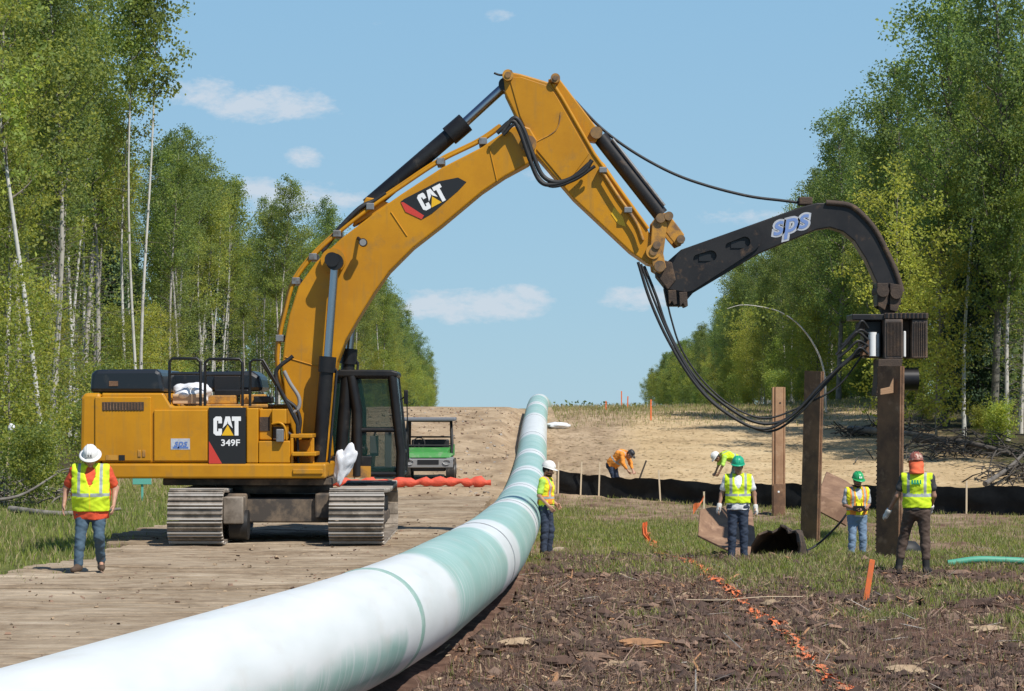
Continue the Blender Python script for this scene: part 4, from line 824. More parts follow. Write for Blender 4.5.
# orange marking line on the ground: trampled orange flagging twine, broken and frayed
def orange_line():
    P = [px(x, y, d) for x, y, d in ((645, 517, 62), (655, 534, 54), (668, 549, 47.5), (690, 562, 43), (706, 577, 39.3), (728, 591, 36.3), (752, 609, 33.1), (775, 629, 30.1), (800, 652, 27.3), (835, 688, 23.9), (870, 716, 21.7))]
    Q = bez(P, 70); r = np.random.default_rng(4); V = []; F_ = []; mi = []
    for strand in range(3):                    # trampled strands of plastic flagging, twisting and dipping under the litter
        prev = None
        for i, q in enumerate(Q):
            w = .035*(vnoise(i*.33, strand*7, 3)-.30)*1.9; x = q.x+.055*math.sin(i*.37+strand*2.1)+.05*(vnoise(i*.8, strand, 8)-.5); 
            if w < .004: prev = None; continue
            y = q.y+.05*(vnoise(i*.9, strand, 5)-.5); z = gz(x, y)+.018+.03*vnoise(i*.5, strand*3, 6); o = len(V); V += [(x-w, y, z+.4*w), (x+w, y+.02, z-.2*w)]
            if prev is not None: F_.append((prev, prev+1, o+1, o)); mi.append(int(vnoise(i*.25, strand, 12) > .5))
            prev = o
    for i, q in enumerate(Q):
        for k in range(5):
            x = q.x+r.normal(0, .06); y = q.y+r.normal(0, .1); z = gz(x, y)+.014; a = r.uniform(0, 3.14); l = r.uniform(.008, .03); w = r.uniform(.004, .011); c_, s_ = math.cos(a), math.sin(a); o = len(V)
            V += [(x-l*c_-w*s_, y-l*s_+w*c_, z+r.normal(0, .008)), (x-l*c_+w*s_, y-l*s_-w*c_, z), (x+l*c_+w*s_, y+l*s_-w*c_, z+r.normal(0, .008)), (x+l*c_-w*s_, y+l*s_+w*c_, z)]; F_.append((o, o+1, o+2, o+3)); mi.append(1)
    tag(npmesh('marking_line', V, F_, ['orange', 'orange_dusty'], mi), 'broken orange marking line trailing across the mulch towards the camera', 'marking line')
orange_line()
Q = [px(x, 0, 33.8) for x in (686, 722, 760, 803)]; Q = [Vector((q.x, q.y, gz(q.x, q.y)+.09)) for q in Q]; tag(MB().tube(bez(Q, 4), .006, 6).build('thin_rod', 'lath'), 'long thin pale rod lying level across the orange marking line', 'rod')
m = MB()
V = []; n = 7
for i in range(n):
    for j in range(5): V.append(((i/(n-1)-.5)*.12+.03*math.sin(j*2), .02*math.sin(i*2+j), .5*j/4+.02*math.sin(i*3)))
m.add(V, [(i*5+j, (i+1)*5+j, (i+1)*5+j+1, i*5+j+1) for i in range(n-1) for j in range(4)]); o = m.build('orange_flag', 'orange'); p = px(648, 533, 56); o.location = (p.x, 56, gz(p.x, 56)-.02); o.rotation_euler = (0, -.2, .2); tag(o, 'limp strip of orange fencing sticking up at the far end of the marking line', 'flagging')
s_ = o.modifiers.new('thickness', 'SOLIDIFY'); s_.thickness = .006
# control cable
cb_ = [px(848, 512, 50), px(838, 525, 50), px(818, 544, 50), px(800, 553, 49.5)]; Q = bez(cb_+[Vector((px(770, 0, 48).x, 48, gz(px(770, 0, 48).x, 48)+.04)), Vector((px(700, 0, 46.5).x, 46.5, gz(px(700, 0, 46.5).x, 46.5)+.03)), Vector((px(640, 0, 46.5).x, 46.5, gz(px(640, 0, 46.5).x, 46.5)+.03))], 8)
Q = [Vector((q.x, q.y, max(q.z, gz(q.x, q.y)+.03))) for q in Q]
tag(MB().tube(Q, .022, 6).build('control_cable', 'rubber'), 'black cable running from the control box down through the grass to the left', 'cable')
Q = [Vector((x, 49-.05*x, gz(x, 49-.05*x)+.04+.02*math.sin(x*3))) for x in np.linspace(4.9, 7.6, 20)]; tag(MB().tube(Q, .03, 6).build('ground_hose', 'grey_plastic'), 'pale hose lying through the grass at the feet of the worker with the control box', 'hose')
# white scraps, bags, red sock
def crumple(name, mname, r, sc, seed, label, cat, loc, rot=(0, 0, 0), sub=4, taper=0.):
    import bmesh
    bm = bmesh.new(); bmesh.ops.create_icosphere(bm, subdivisions=sub, radius=1); R_ = random.Random(seed); o = Vector((R_.uniform(0, 50), R_.uniform(0, 50), 0))
    from mathutils import noise
    for v in bm.verts:
        p = v.co.copy(); k = 1+.40*noise.noise(p*1.7+o)+.26*abs(noise.noise(p*2.6+o))-.10*abs(noise.noise(p*6+o)); w = 1-taper*(1-p.z)*.5; v.co = Vector((p.x*sc[0]*w+taper*.25*max(0, p.z), p.y*sc[1]*w, p.z*sc[2]))*k*r
    me = bpy.data.meshes.new(name); bm.to_mesh(me); bm.free(); me.materials.append(M[mname]); me.polygons.foreach_set('use_smooth', [True]*len(me.polygons)); ob = bpy.data.objects.new(name, me); C.objects.link(ob); ob.location = loc; ob.rotation_euler = rot
    return tag(ob, label, cat)
crumple('plastic_bag', 'plastic_bag', .27, (.85, .5, 1.2), 5, 'crumpled white plastic bag hanging at the front corner of the excavator deck', 'bag', px(343, 465, 43.7), (0, math.radians(14), 0), taper=.75)
bd = crumple('wrapped_bundle', 'plastic_bag', .30, (1.05, .8, .62), 9, 'white plastic-wrapped bundle on the excavator walkway behind the handrail', 'bundle', px(193, 394, 44.0))
m = MB(); a = px(174, 404, 43.95); b = px(206, 394, 43.95); m.box((a.x, 43.75, a.z), (b.x, 44.3, b.z)); tag(m.build('cardboard_box', 'cardboard', bevel=.015), 'small brown cardboard box under the white bundle on the excavator walkway', 'box')
crumple('plastic_scrap', 'plastic_bag', .34, (1.5, 1, .42), 14, 'white scrap of plastic lying on the far slope right of the pipe', 'plastic scrap', (px(558, 0, 108).x, 108, gz(px(558, 0, 108).x, 108)+.12), sub=3)
Q = [Vector((px(x, 0, 68.6).x, 68.6-.006*i, .47)) for i, x in enumerate(range(326, 496, 5))]
Q = [Vector((q.x, q.y, gz(q.x, q.y)+.13+.02*math.sin(i*1.7))) for i, q in enumerate(Q)]
tag(MB().tube(Q, [.115+.035*math.sin(i*2.3)+.03*math.sin(i*.9)+.02*math.sin(i*5.1) for i in range(len(Q))], 12).build('red_sock', 'red_sock'), 'long red fabric roll lying across the road in front of the green utility vehicle', 'fabric roll')
# ================================================================ UTILITY VEHICLE
def utv():
    y0 = 70.6; xc = px(428, 0, y0).x; g = gz(xc, y0+1.2); U = empty('utility_vehicle', (xc, y0+1.3, g), 'small green utility vehicle with a dark roof parked on the dirt behind the excavator', 'utility vehicle')
    def q(u, v, w): return Vector((xc+u, y0+v, g+w))
    def bx(m, lo, hi): return m.box(q(*lo), q(*hi))
    for sx in (-1, 1):
        for v in (.45, 2.35):
            w = MB(); w.cyl(q(sx*.74, v, .32), q(sx*.50, v, .32), .32, 22); t = w.build('wheel', 'tyre', U, .03); h = MB().cyl(q(sx*.755, v, .32), q(sx*.7, v, .32), .15, 14); h.build('rim', 'steel_grey', t)
    m = MB(); bx(m, (-.48, .25, .30), (.48, 2.7, .50)); m.build('chassis', 'rubber', U, .02)
    m = MB(); m.add([q(-.62, .24, .68), q(.62, .24, .68), q(.68, .3, .78), q(-.68, .3, .78), q(-.60, .95, .97), q(.60, .95, .97), q(-.62, 1.0, .6), q(.62, 1.0, .6), q(.5, .33, .84), q(-.5, .33, .84)], [(0, 1, 2, 3), (3, 2, 8, 9), (9, 8, 5, 4), (0, 3, 9, 4, 6), (1, 7, 5, 8, 2), (4, 5, 7, 6), (0, 6, 7, 1)]); m.build('hood', 'utv_green', U, .03)
    m = MB(); bx(m, (-.70, .12, .40), (.70, .26, .66)); bx(m, (-.72, .25, .62), (-.5, .8, .70)); bx(m, (.5, .25, .62), (.72, .8, .70)); m.build('front_bumper', 'grey_plastic', U, .03)
    m = MB(); bx(m, (-.30, .105, .50), (.30, .125, .63)); m.build('radiator_grille', 'decal_black', U)
    for sx in (-1, 1): m = MB(); m.lathe([(0, -.02), (.085, -.01), (.09, .03)], (0, 0, 0), 12); o = m.build('headlight', 'white', U, world=False); o.location = q(sx*.52, .115, .56)-origin(U); o.rotation_euler = (math.radians(90), 0, 0); o.scale = (1.2, .75, 1)
    m = MB()
    for sx in (-1, 1): m.tube([q(sx*.62, .95, .62), q(sx*.66, 1.0, 1.05), q(sx*.62, 1.25, 1.72), q(sx*.60, 2.2, 1.72), q(sx*.62, 2.3, .6)], .042, 8)
    m.tube([q(-.62, 1.25, 1.72), q(.62, 1.25, 1.72)], .03, 8); m.tube([q(-.6, 2.2, 1.72), q(.6, 2.2, 1.72)], .03, 8); m.tube([q(-.6, 2.22, 1.25), q(.6, 2.22, 1.25)], .025, 8); m.tube([q(-.62, 1.0, 1.02), q(.62, 1.0, 1.02)], .025, 8); m.build('roll_cage', 'rubber', U)
    m = MB(); bx(m, (-.76, .9, 1.72), (.76, 2.4, 1.82)); m.build('roof', 'utv_roof', U, .03)
    m = MB(); bx(m, (-.55, 1.55, .62), (.55, 2.05, .80)); bx(m, (-.55, 2.02, .78), (.55, 2.14, 1.18)); m.build('bench_seat', 'rubber', U, .04)
    m = MB(); c = q(-.3, 1.2, 1.08); m.tube([c+Vector((.17*math.cos(k*.3927), .05*math.sin(k*.3927), .16*math.sin(k*.3927))) for k in range(17)], .015, 6, caps=False); m.tube([c, q(-.3, 1.0, .9)], .02, 6); m.build('steering_wheel', 'rubber', U)
    m = MB(); bx(m, (-.68, 2.25, .7), (.68, 3.4, .76)); bx(m, (-.68, 2.25, .76), (-.64, 3.4, 1.02)); bx(m, (.64, 2.25, .76), (.68, 3.4, 1.02)); bx(m, (-.64, 2.25, .76), (.64, 2.29, 1.02)); m.build('cargo_bed', 'utv_green', U, .01)
utv()
# small things at the left edge of the woods
m = MB(); p = px(8, 516, 61); g = gz(p.x, 61)
m.tube([(p.x-.1, 61, g), (p.x+.05, 61, g+2.0)], .02, 6); o = m.build('guy_stake', 'lath'); tag(o, 'thin pole at the left woodland edge carrying a white scrap', 'pole')
crumple('white_scrap', 'plastic_bag', .09, (.9, .5, 1), 3, 'white scrap caught on the thin pole at the left woodland edge', 'plastic scrap', (p.x+.1, 60.95, g+1.9), sub=3)
m = MB(); p = px(142, 481, 64); m.box((p.x-.24, 63.98, p.z-.09), (p.x+.24, 64.02, p.z+.11)); m.box((p.x-.03, 64.021, gz(p.x, 64)-.05), (p.x+.03, 64.05, p.z)); tag(m.build('small_sign', 'teal_sign', bevel=.01), 'small blank teal sign low in the grass behind the walking worker', 'sign')
# ================================================================ PEOPLE: one continuous surface each, grown from a posed skeleton
class Field:
    def __init__(s, lo, hi, h):
        s.lo = np.array(lo, float); s.h = h; s.n = np.ceil((np.array(hi)-s.lo)/h).astype(int)+1; s.D = np.full(s.n, 1.0, np.float32)
        s.ax = [s.lo[i]+h*np.arange(s.n[i]) for i in range(3)]
    def sub(s, lo, hi, m):
        sl = []
        for i in range(3):
            a = int(max(0, math.floor((min(lo[i], hi[i])-m-s.lo[i])/s.h))); b = int(min(s.n[i], math.ceil((max(lo[i], hi[i])+m-s.lo[i])/s.h)+1)); sl.append(slice(a, max(a, b)))
        sl = tuple(sl); X = np.stack(np.meshgrid(*[s.ax[i][sl[i]] for i in range(3)], indexing='ij'), -1); return sl, X
    def cone(s, a, b, ra, rb, k=.03, u=None, w=1., op='u'):
        a = np.array(a, float); b = np.array(b, float); sl, X = s.sub(a, b, max(ra, rb)*max(w, 1)+.09)
        if X.size == 0: return s
        ba = b-a
        P = X-a
        if u is not None: u = np.array(u, float); q = (P @ u)[..., None]*u; P = P-q*(1-1/w); ba = ba-(ba @ u)*u*(1-1/w)
        L2 = max(ba @ ba, 1e-9); t = np.clip((P @ ba)/L2, 0, 1); d = np.linalg.norm(P-t[..., None]*ba, axis=-1)-(ra+(rb-ra)*t); s._op(sl, d, k, op); return s
    def ell(s, c, r, R=None, k=.03, op='u'):
        c = np.array(c, float); r = np.array(r, float); m = r.max(); sl, X = s.sub(c, c, m+.09)
        if X.size == 0: return s
        P = X-c
        if R is not None: P = P @ np.array(R)
        q = np.linalg.norm(P/r, axis=-1); d = (q-1)*r.min() if False else (q-1)*q/np.maximum(np.linalg.norm(P/(r*r), axis=-1), 1e-6); s._op(sl, d, k, op); return s
    def _op(s, sl, d, k, op):
        D = s.D[sl]; d = d.astype(np.float32)
        if op == 'u':
            h = np.clip(.5+.5*(D-d)/k, 0, 1); s.D[sl] = D*(1-h)+d*h-k*h*(1-h)
        elif op == 's': s.D[sl] = np.maximum(D, -d)
    def cut(s, p, nrm):
        """drop what lies on the side of plane (p, nrm) that nrm points to"""
        p = np.array(p); nrm = np.array(nrm, float); nrm /= np.linalg.norm(nrm)
        d = ((s.ax[0]-p[0])*nrm[0])[:, None, None]+((s.ax[1]-p[1])*nrm[1])[None, :, None]+((s.ax[2]-p[2])*nrm[2])[None, None, :]; s.D = np.maximum(s.D, d.astype(np.float32)); return s
    def wrinkle(s, amp, sc, seed=0):
        X, Y, Z = np.meshgrid(*s.ax, indexing='ij'); s.D = s.D+(amp*np.sin(X*sc+1.7*np.sin(Z*sc*.7+seed))*np.sin(Z*sc*1.3+seed+1.3*np.sin(Y*sc))).astype(np.float32); return s
    def mesh(s):
        D = s.D; sg = D < 0; c = [(i, j, k) for i in (0, 1) for j in (0, 1) for k in (0, 1)]; n = s.n-1
        cnt = sum(sg[i:i+n[0], j:j+n[1], k:k+n[2]].astype(np.int8) for i, j, k in c); A = np.argwhere((cnt > 0) & (cnt < 8))
        val = {q: D[A[:, 0]+q[0], A[:, 1]+q[1], A[:, 2]+q[2]] for q in c}; acc = np.zeros((len(A), 3)); num = np.zeros(len(A))
        for p in c:
            for d_ in range(3):
                if p[d_]: continue
                q = list(p); q[d_] = 1; a = val[p]; b = val[tuple(q)]; m = (a < 0) != (b < 0); t = np.where(m, a/np.where(np.abs(a-b) < 1e-9, 1, a-b), 0)
                pt = np.tile(np.array(p, float), (len(A), 1)); pt[:, d_] += t; acc[m] += pt[m]; num[m] += 1
        V = s.lo+(A+acc/num[:, None])*s.h; idx = np.full(n, -1, np.int64); idx[A[:, 0], A[:, 1], A[:, 2]] = np.arange(len(A)); F_ = []
        for d_ in range(3):
            e = [1, 1, 1]; e[d_] = 0; sl0 = [slice(1, -1)]*3; sl1 = [slice(1, -1)]*3
            a = np.moveaxis(sg, d_, 0); m = a[:-1] != a[1:]; Q = np.argwhere(m); o1, o2 = [i for i in range(3) if i != d_]
            I = np.empty((len(Q), 3), int); I[:, d_] = Q[:, 0]; I[:, o1] = Q[:, 1]; I[:, o2] = Q[:, 2]
            ok = (I[:, o1] > 0) & (I[:, o2] > 0) & (I[:, o1] < n[o1]) & (I[:, o2] < n[o2]); I = I[ok]
            def g(a1, a2): K = I.copy(); K[:, o1] += a1; K[:, o2] += a2; return idx[K[:, 0], K[:, 1], K[:, 2]]
            q = np.stack([g(-1, -1), g(0, -1), g(0, 0), g(-1, 0)], 1); ins = sg[I[:, 0], I[:, 1], I[:, 2]]; flip = ins ^ (d_ == 1); q = np.where(flip[:, None], q, q[:, ::-1]); F_.append(q[(q >= 0).all(1)])
        return V, np.concatenate(F_)
def V3(*a): return np.array(a, float)
def rotm(rx=0, ry=0, rz=0): return np.array(Euler((math.radians(rx), math.radians(ry), math.radians(rz)), 'XYZ').to_matrix())
STAND = dict(pelvis=(0, 0, .97), waist=(0, .0, 1.12), chest=(0, -.005, 1.34), neck=(0, .01, 1.50), head=(0, -.02, 1.665), shL=(.195, 0, 1.45), shR=(-.195, 0, 1.45), elL=(.265, .02, 1.17), elR=(-.265, .02, 1.17), wrL=(.28, -.05, .93), wrR=(-.28, -.05, .93),
             hipL=(.10, 0, .93), hipR=(-.10, 0, .93), knL=(.115, -.01, .50), knR=(-.115, -.01, .50), anL=(.12, .02, .09), anR=(-.12, .02, .09), toeL=(.15, -.17, .035), toeR=(-.15, -.17, .035))
def person(loc, rz, pose, wear, label, scale=1., bulk=1., head=(0, 0, 0), hands=('relax', 'relax'), group=None):
    J = {k: V3(*v) for k, v in {**STAND, **pose}.items()}; Hd = rotm(*head)
    allp = np.array(list(J.values())); lo = allp.min(0)-.24; hi = allp.max(0)+.26
    root = empty('person', loc, label, 'person', group, rz); root.scale = (scale,)*3
    u = J['shL']-J['shR']; u /= np.linalg.norm(u); hu = J['hipL']-J['hipR']; hu /= np.linalg.norm(hu)
    ax = J['neck']-J['pelvis']; ax /= np.linalg.norm(ax); fwd = np.cross(ax, u); fwd = -fwd if False else fwd; fwd /= np.linalg.norm(fwd)       # fwd points out of the chest
    if (np.cross(ax, u) @ np.array([0, -1, 0])) < -.2 and not pose.get('bent'): fwd = -fwd
    B = bulk
    def torso(f, g, k=.05):
        f.cone(J['pelvis'], J['waist'], (.118*B+g), (.108*B*B+g), k, u, 1.38); f.cone(J['waist'], J['chest'], (.108*B*B+g), (.122*B+g), k, u, 1.42); f.cone(J['chest'], J['chest']*.35+J['neck']*.65, (.118*B+g), .075+g, k, u, 1.7)
        f.cone(J['shL'], J['shR'], .062*B+g, .062*B+g, k)
        if B > 1.08: f.ell(J['waist']+fwd*.05, (.17+g, .13+g, .16+g), None, k)
    def arm(f, s, g, upto=1., k=.03, start=0.):
        a, b, c = J['sh'+s], J['el'+s], J['wr'+s]
        if upto <= 1: f.cone(a, a+(b-a)*upto, .056*B+g, (.056+(.044-.056)*upto)*B+g, k)
        else: f.cone(a, b, .056*B+g, .044*B+g, k); f.cone(b, b+(c-b)*(upto-1), .043*B+g, .031+g, k)
    def leg(f, s, g, k=.04, end=1., flare=0.):
        a, b, c = J['hip'+s], J['kn'+s], J['an'+s]; c = b+(c-b)*end; f.cone(a, b, .092*B+g, .060+g, k); f.cone(b, b+(c-b)*.35, .058+g, .056+g, k); f.cone(b+(c-b)*.35, c, .056+g, .040+g+flare, k)
    def add(name, f, mats, mi=None, smooth=True, parent=root):
        v, q = f.mesh(); o = npmesh(name, v, q, mats, smooth=smooth, parent=parent)
        if mi is not None: ctr = v[q].mean(1); o.data.polygons.foreach_set('material_index', mi(ctr).astype(np.int32)); o.data.update()
        return o
    # ---- body
    f = Field(lo, hi, .0085); torso(f, -.022)
    for s in 'LR': arm(f, s, -.006, 2.); leg(f, s, -.018); f.cone(J['an'+s], J['toe'+s], .035, .025, .03)
    hc = J['head']; f.cone(J['neck']-ax*.04, hc-Hd @ V3(0, -.02, .06), .058*min(B, 1.1), .055, .03)
    f.ell(hc+Hd @ V3(0, .015, .02), (.077, .098, .105), Hd, .03); f.ell(hc+Hd @ V3(0, -.02, -.055), (.060, .072, .066), Hd, .04)
    f.cone(hc+Hd @ V3(0, -.085, .005), hc+Hd @ V3(0, -.108, -.03), .010, .016, .015); f.ell(hc+Hd @ V3(0, -.08, -.10), (.024, .02, .018), Hd, .02)
    f.ell(hc+Hd @ V3(0, -.082, -.066), (.026, .014, .008), Hd, .01)
    for sx in (-1, 1): f.ell(hc+Hd @ V3(sx*.078, .012, -.012), (.013, .022, .032), Hd, .012); f.ell(hc+Hd @ V3(sx*.032, -.098, .014), (.017, .012, .011), Hd, .004, 's')
    for s, mode in zip('LR', hands):
        w = J['wr'+s]; e = J['el'+s]; d = (w-e)/np.linalg.norm(w-e); sgn = 1 if s == 'L' else -1
        n_ = -u*sgn; n_ = n_-d*(n_ @ d)          # palm faces the thigh
        if mode == 'grip': n_ = V3(0, 0, 1)*.9-u*sgn*.3; n_ = n_-d*(n_ @ d)
        n_ /= np.linalg.norm(n_); sd_ = np.cross(d, n_)*sgn
        if sd_ @ fwd < 0: sd_ = -sd_                                   # thumb side forward
        f.cone(w-d*.03, w+d*.03, .028, .030, .02, n_, .75)
        for r_ in (-.028, 0, .028): f.cone(w+d*.015+sd_*r_*.6, w+d*.085+sd_*r_, .017, .016, .014)
        cu = .35 if mode == 'relax' else 1.15
        for r_, ln in ((.034, .074), (.012, .082), (-.011, .076), (-.032, .06)):
            p = w+d*.09+sd_*r_; a = cu*.5; d1 = d*math.cos(a)+n_*math.sin(a); q = p+d1*ln*.45; a += cu*.8; d2 = d*math.cos(a)+n_*math.sin(a); r2 = q+d2*ln*.32; a += cu*.6; d3 = d*math.cos(a)+n_*math.sin(a)
            f.cone(p, q, .0105, .0098, .006); f.cone(q, r2, .0098, .009, .006); f.cone(r2, r2+d3*ln*.25, .009, .008, .006)
        p = w+d*.03+sd_*.03; q = p+d*.03+sd_*.026+n_*.014; f.cone(p, q, .0135, .012, .01); f.cone(q, q+d*.032+n_*.012*(1+cu), .0118, .0095, .006)
    gl = wear.get('gloves')
    def bm(c):
        r = np.zeros(len(c)); l = (c-hc) @ Hd
        r[(np.abs(l[:, 2]+.066) < .008) & (l[:, 1] < -.075) & (np.abs(l[:, 0]) < .024)] = 1
        for sx in (-1, 1): r[((l[:, 0]-sx*.032)**2+((l[:, 2]-.012)*1.6)**2 < .012**2) & (l[:, 1] < -.06)] = 2
        r[(np.abs(np.abs(l[:, 0])-.034) < .018) & (np.abs(l[:, 2]-.034) < .0055) & (l[:, 1] < -.06)] = 3
        if wear.get('beard'): r[(l[:, 2] < -.04) & (l[:, 2] > -.125) & (l[:, 1] < .02) & (np.abs(l[:, 2]+.066) > .008)] = 3
        return r
    add('body', f, [wear.get('skin', 'skin'), 'lips', 'eye', wear.get('hair', 'hair_dark')], bm)
    # ---- hair under the hat
    f = Field(hc-.2, hc+.2, .008); f.ell(hc+Hd @ V3(0, .022, .02), (.086, .103, .108), Hd, .01); f.cut(hc+Hd @ V3(0, -.035, 0), Hd @ V3(0, -1, .0)); f.cut(hc+Hd @ V3(0, .0, -.055), Hd @ V3(0, -.35, -1)); add('hair', f, wear.get('hair', 'hair_dark'))
    # ---- boots
    for s in 'LR':
        f = Field(np.minimum(J['an'+s], J['toe'+s])-.14, np.maximum(J['an'+s], J['toe'+s])+.24, .009); top = wear.get('boot_h', .09); kd = (J['kn'+s]-J['an'+s]); kd /= np.linalg.norm(kd); td = J['toe'+s]-J['an'+s]; td[2] = 0; td /= max(np.linalg.norm(td), 1e-6)
        base = J['an'+s]*V3(1, 1, 0)+V3(0, 0, J['toe'+s][2]+.012); f.cone(J['an'+s]+V3(0, 0, -.02), J['an'+s]+kd*(top+.05), .055, .062, .03); f.cone(base-td*.045, base+td*.06, .05, .05, .03); f.cone(base+td*.06, J['toe'+s]+td*.03, .05, .042, .03)
        f.cut(J['an'+s]+kd*top, kd); f.cut(V3(0, 0, J['toe'+s][2]-.035), V3(0, 0, -1)); add('boot', f, wear['boots'])
    # ---- trousers
    f = Field(lo, hi, .011); f.cone(J['pelvis']-ax*.02, J['waist'], .125*B, .118*B*B, .05, u, 1.38); f.cone(J['pelvis']-V3(0, 0, .02), J['hipL']*.5+J['hipR']*.5, .12*B, .11*B, .05, hu, 1.3)
    for s in 'LR': leg(f, s, .012, end=wear.get('leg_end', .93), flare=.016)
    f.cut(J['waist'], ax); f.wrinkle(.006, 22, 2+loc[0]); f.wrinkle(.004, 47, 5+loc[1])
    def tm(c): return np.zeros(len(c))
    add('trousers', f, wear['trousers'])
    # ---- shirt
    hem = wear.get('hem', .0); sl_ = wear.get('sleeve', .6)
    f = Field(lo, hi, .011); torso(f, .004); 
    if hem: f.cone(J['pelvis']-ax*hem, J['waist'], .138*B, .122*B*B, .05, u, 1.4)
    for s in 'LR': arm(f, s, .015, sl_)
    f.cut(J['pelvis']-ax*(hem-.02 if hem else -.05), -ax); f.cone(J['neck']-ax*.02, J['neck']+ax*.2, .062, .075, .01, None, 1, 's'); f.wrinkle(.006, 20, 5+loc[0]); f.wrinkle(.003, 44, loc[1]); sh_ = add('shirt', f, wear['shirt'])
    # ---- vest
    if wear.get('vest'):
        f = Field(lo, hi, .0105); torso(f, .024); f.cone(J['pelvis']-ax*.04, J['waist'], .142*B+(.02 if B > 1.1 else .004), .128*B*B+.012, .05, u, 1.4)
        f.cut(J['pelvis']-ax*wear.get('vest_hem', .0), -ax)
        for s in 'LR': a, b = J['sh'+s], J['el'+s]; sd_ = (1 if s == 'L' else -1); f.cut(a+u*sd_*.042*B, u*sd_)
        f.cone(J['neck']-ax*.03, J['neck']+ax*.2, .072, .09, .01, None, 1, 's')
        for q in np.linspace(0, 1, 6): p = J['neck']*(1-q)+(J['chest']-ax*.10)*q+fwd*.17; f.cone(p, p+fwd*.06, .10*(1-q)**.8+.006, .10*(1-q)**.8+.006, .01, None, 1, 's') if wear.get('vneck', True) else None
        f.wrinkle(.006, 17, 9+loc[0]); f.wrinkle(.0035, 41, loc[1]); st = wear.get('stripes', (.30, .09)); T = np.linalg.norm(J['neck']-J['pelvis'])
        def vm(c):
            r = np.zeros(len(c)); t = (c-J['pelvis']) @ ax/T; l = np.abs((c-J['pelvis']) @ u); bx = np.abs(t-st[0]) < .042; vx = np.abs(l-.125*B) < .022
            if wear.get('vtrim'):
                r[(np.abs(t-st[0]) < .085) | (np.abs(l-.125*B) < .05)] = 2
            r[bx | (vx & (t > st[0]))] = 1
            if st[1]: r[np.abs(t-st[1]) < .03] = 1
            zf = (c-J['chest']) @ fwd; r[(np.abs((c-J['pelvis']) @ u) < .006) & (zf > 0)] = 3
            return r
        ve = add('vest', f, [wear['vest'], 'reflective', wear.get('vtrim') or 'vest_orange', 'vest_yellow'], vm)
        if wear.get('patch'):
            o = MB(); p0 = J['chest']+ax*.055-fwd*(.118*B+.045)
            for (dx, w_) in ((-.06, .022), (-.018, .03), (.022, .026), (.062, .03)): 
                c = p0+u*dx; V = [c+u*a_*w_*.55+ax*b_ for a_, b_ in ((-1, -.032), (1, -.03), (.9, .03), (-.7, .034))]; V2 = [v-fwd*.012 for v in V]; o.add(V+V2, [(0, 1, 2, 3), (7, 6, 5, 4), (0, 4, 5, 1), (1, 5, 6, 2), (2, 6, 7, 3), (3, 7, 4, 0)])
            o.build('back_print', 'hat_green', ve, world=False)
    # ---- gloves
    if gl:
        for s in 'LR':
            w = J['wr'+s]; e = J['el'+s]; d = (w-e)/np.linalg.norm(w-e); f = Field(w-.17, w+.17, .009); f.cone(w-d*.04, w+d*.01, .042, .038, .02); f.cone(w, w+d*.085, .038, .036, .03, fwd, 1.15); f.cone(w+d*.085, w+d*.125, .034, .028, .03, fwd, 1.1); f.cone(w+d*.02+fwd*.03, w+d*.065+fwd*.055, .017, .014, .015); f.cut(w-d*.045, -d); add('glove', f, gl)
    # ---- hard hat
    hm = MB(); prof = [(.120, 0), (.122, .012), (.118, .035), (.108, .075), (.085, .108), (.05, .128), (.0, .134)]; Rm = Matrix([list(r) for r in Hd]).to_4x4(); C0 = hc+Hd @ V3(0, .012, .055)
    if wear.get('soft_hat'): prof = [(.096, -.02), (.1, .01), (.098, .04), (.085, .075), (.05, .095), (0, .1)]
    hm.lathe(prof, C0, 28, sx=.92, sy=1.12, mtx=Rm)
    full = wear.get('full_brim'); nb = 40; V = []
    for k in range(nb):
        q = 2*math.pi*k/nb; front = max(0, -math.sin(q)); r1 = .117; r2 = .168 if full else .126+.055*front**1.5; dz = -.012 if full else -.012*front
        for r_, z in ((r1, .004), (r2, dz), (r2, dz-.008), (r1, -.006)): V.append(Vector(C0)+Rm @ Vector((r_*math.cos(q)*.95, r_*math.sin(q)*1.1, z)))
    hm.add(V, [(4*k+j, 4*k+(j+1) % 4, 4*((k+1) % nb)+(j+1) % 4, 4*((k+1) % nb)+j) for k in range(nb) for j in range(4)], 0, True)
    if not wear.get('soft_hat'):
        for sx in (-.035, 0, .035): hm.tube([Vector(C0)+Rm @ Vector((sx, 1.1*.118*math.cos(q), .006+.128*math.sin(q))) for q in np.linspace(.25, math.pi-.25, 12)], .009, 6)
    ht = hm.build('hard_hat' if not wear.get('soft_hat') else 'cap', wear['hat'], root, world=False)
    if wear.get('hat_mark'):
        o = MB(); V = [Vector(C0)+Rm @ Vector((a_*.03, -.139+abs(a_)*.006-(.0 if b_ < 0 else -.012), .052+b_*.018)) for a_, b_ in ((-1, -1), (1, -1), (1, 1), (-1, 1))]; V2 = [v+Rm @ Vector((0, .01, 0)) for v in V]; o.add(V+V2, [(0, 1, 2, 3), (7, 6, 5, 4), (0, 4, 5, 1), (1, 5, 6, 2), (2, 6, 7, 3), (3, 7, 4, 0)]); o.build('hat_sticker', wear['hat_mark'], ht, world=False)
    if wear.get('flap'):
        f = Field(hc-.3, hc+.3, .009); f.cone(hc+Hd @ V3(0, .03, .03), hc+Hd @ V3(0, .075, -.17), .095, .10, .03, Hd @ V3(1, 0, 0), 1.15); f.cut(hc+Hd @ V3(0, .012, 0), Hd @ V3(0, -1, -.1)); f.cut(hc+Hd @ V3(0, 0, .06), Hd @ V3(0, 0, 1)); f.cut(hc+Hd @ V3(0, .06, -.16), Hd @ V3(0, 0, -1)); f.wrinkle(.006, 30, 2); add('neck_flap', f, wear['flap'])
    return root
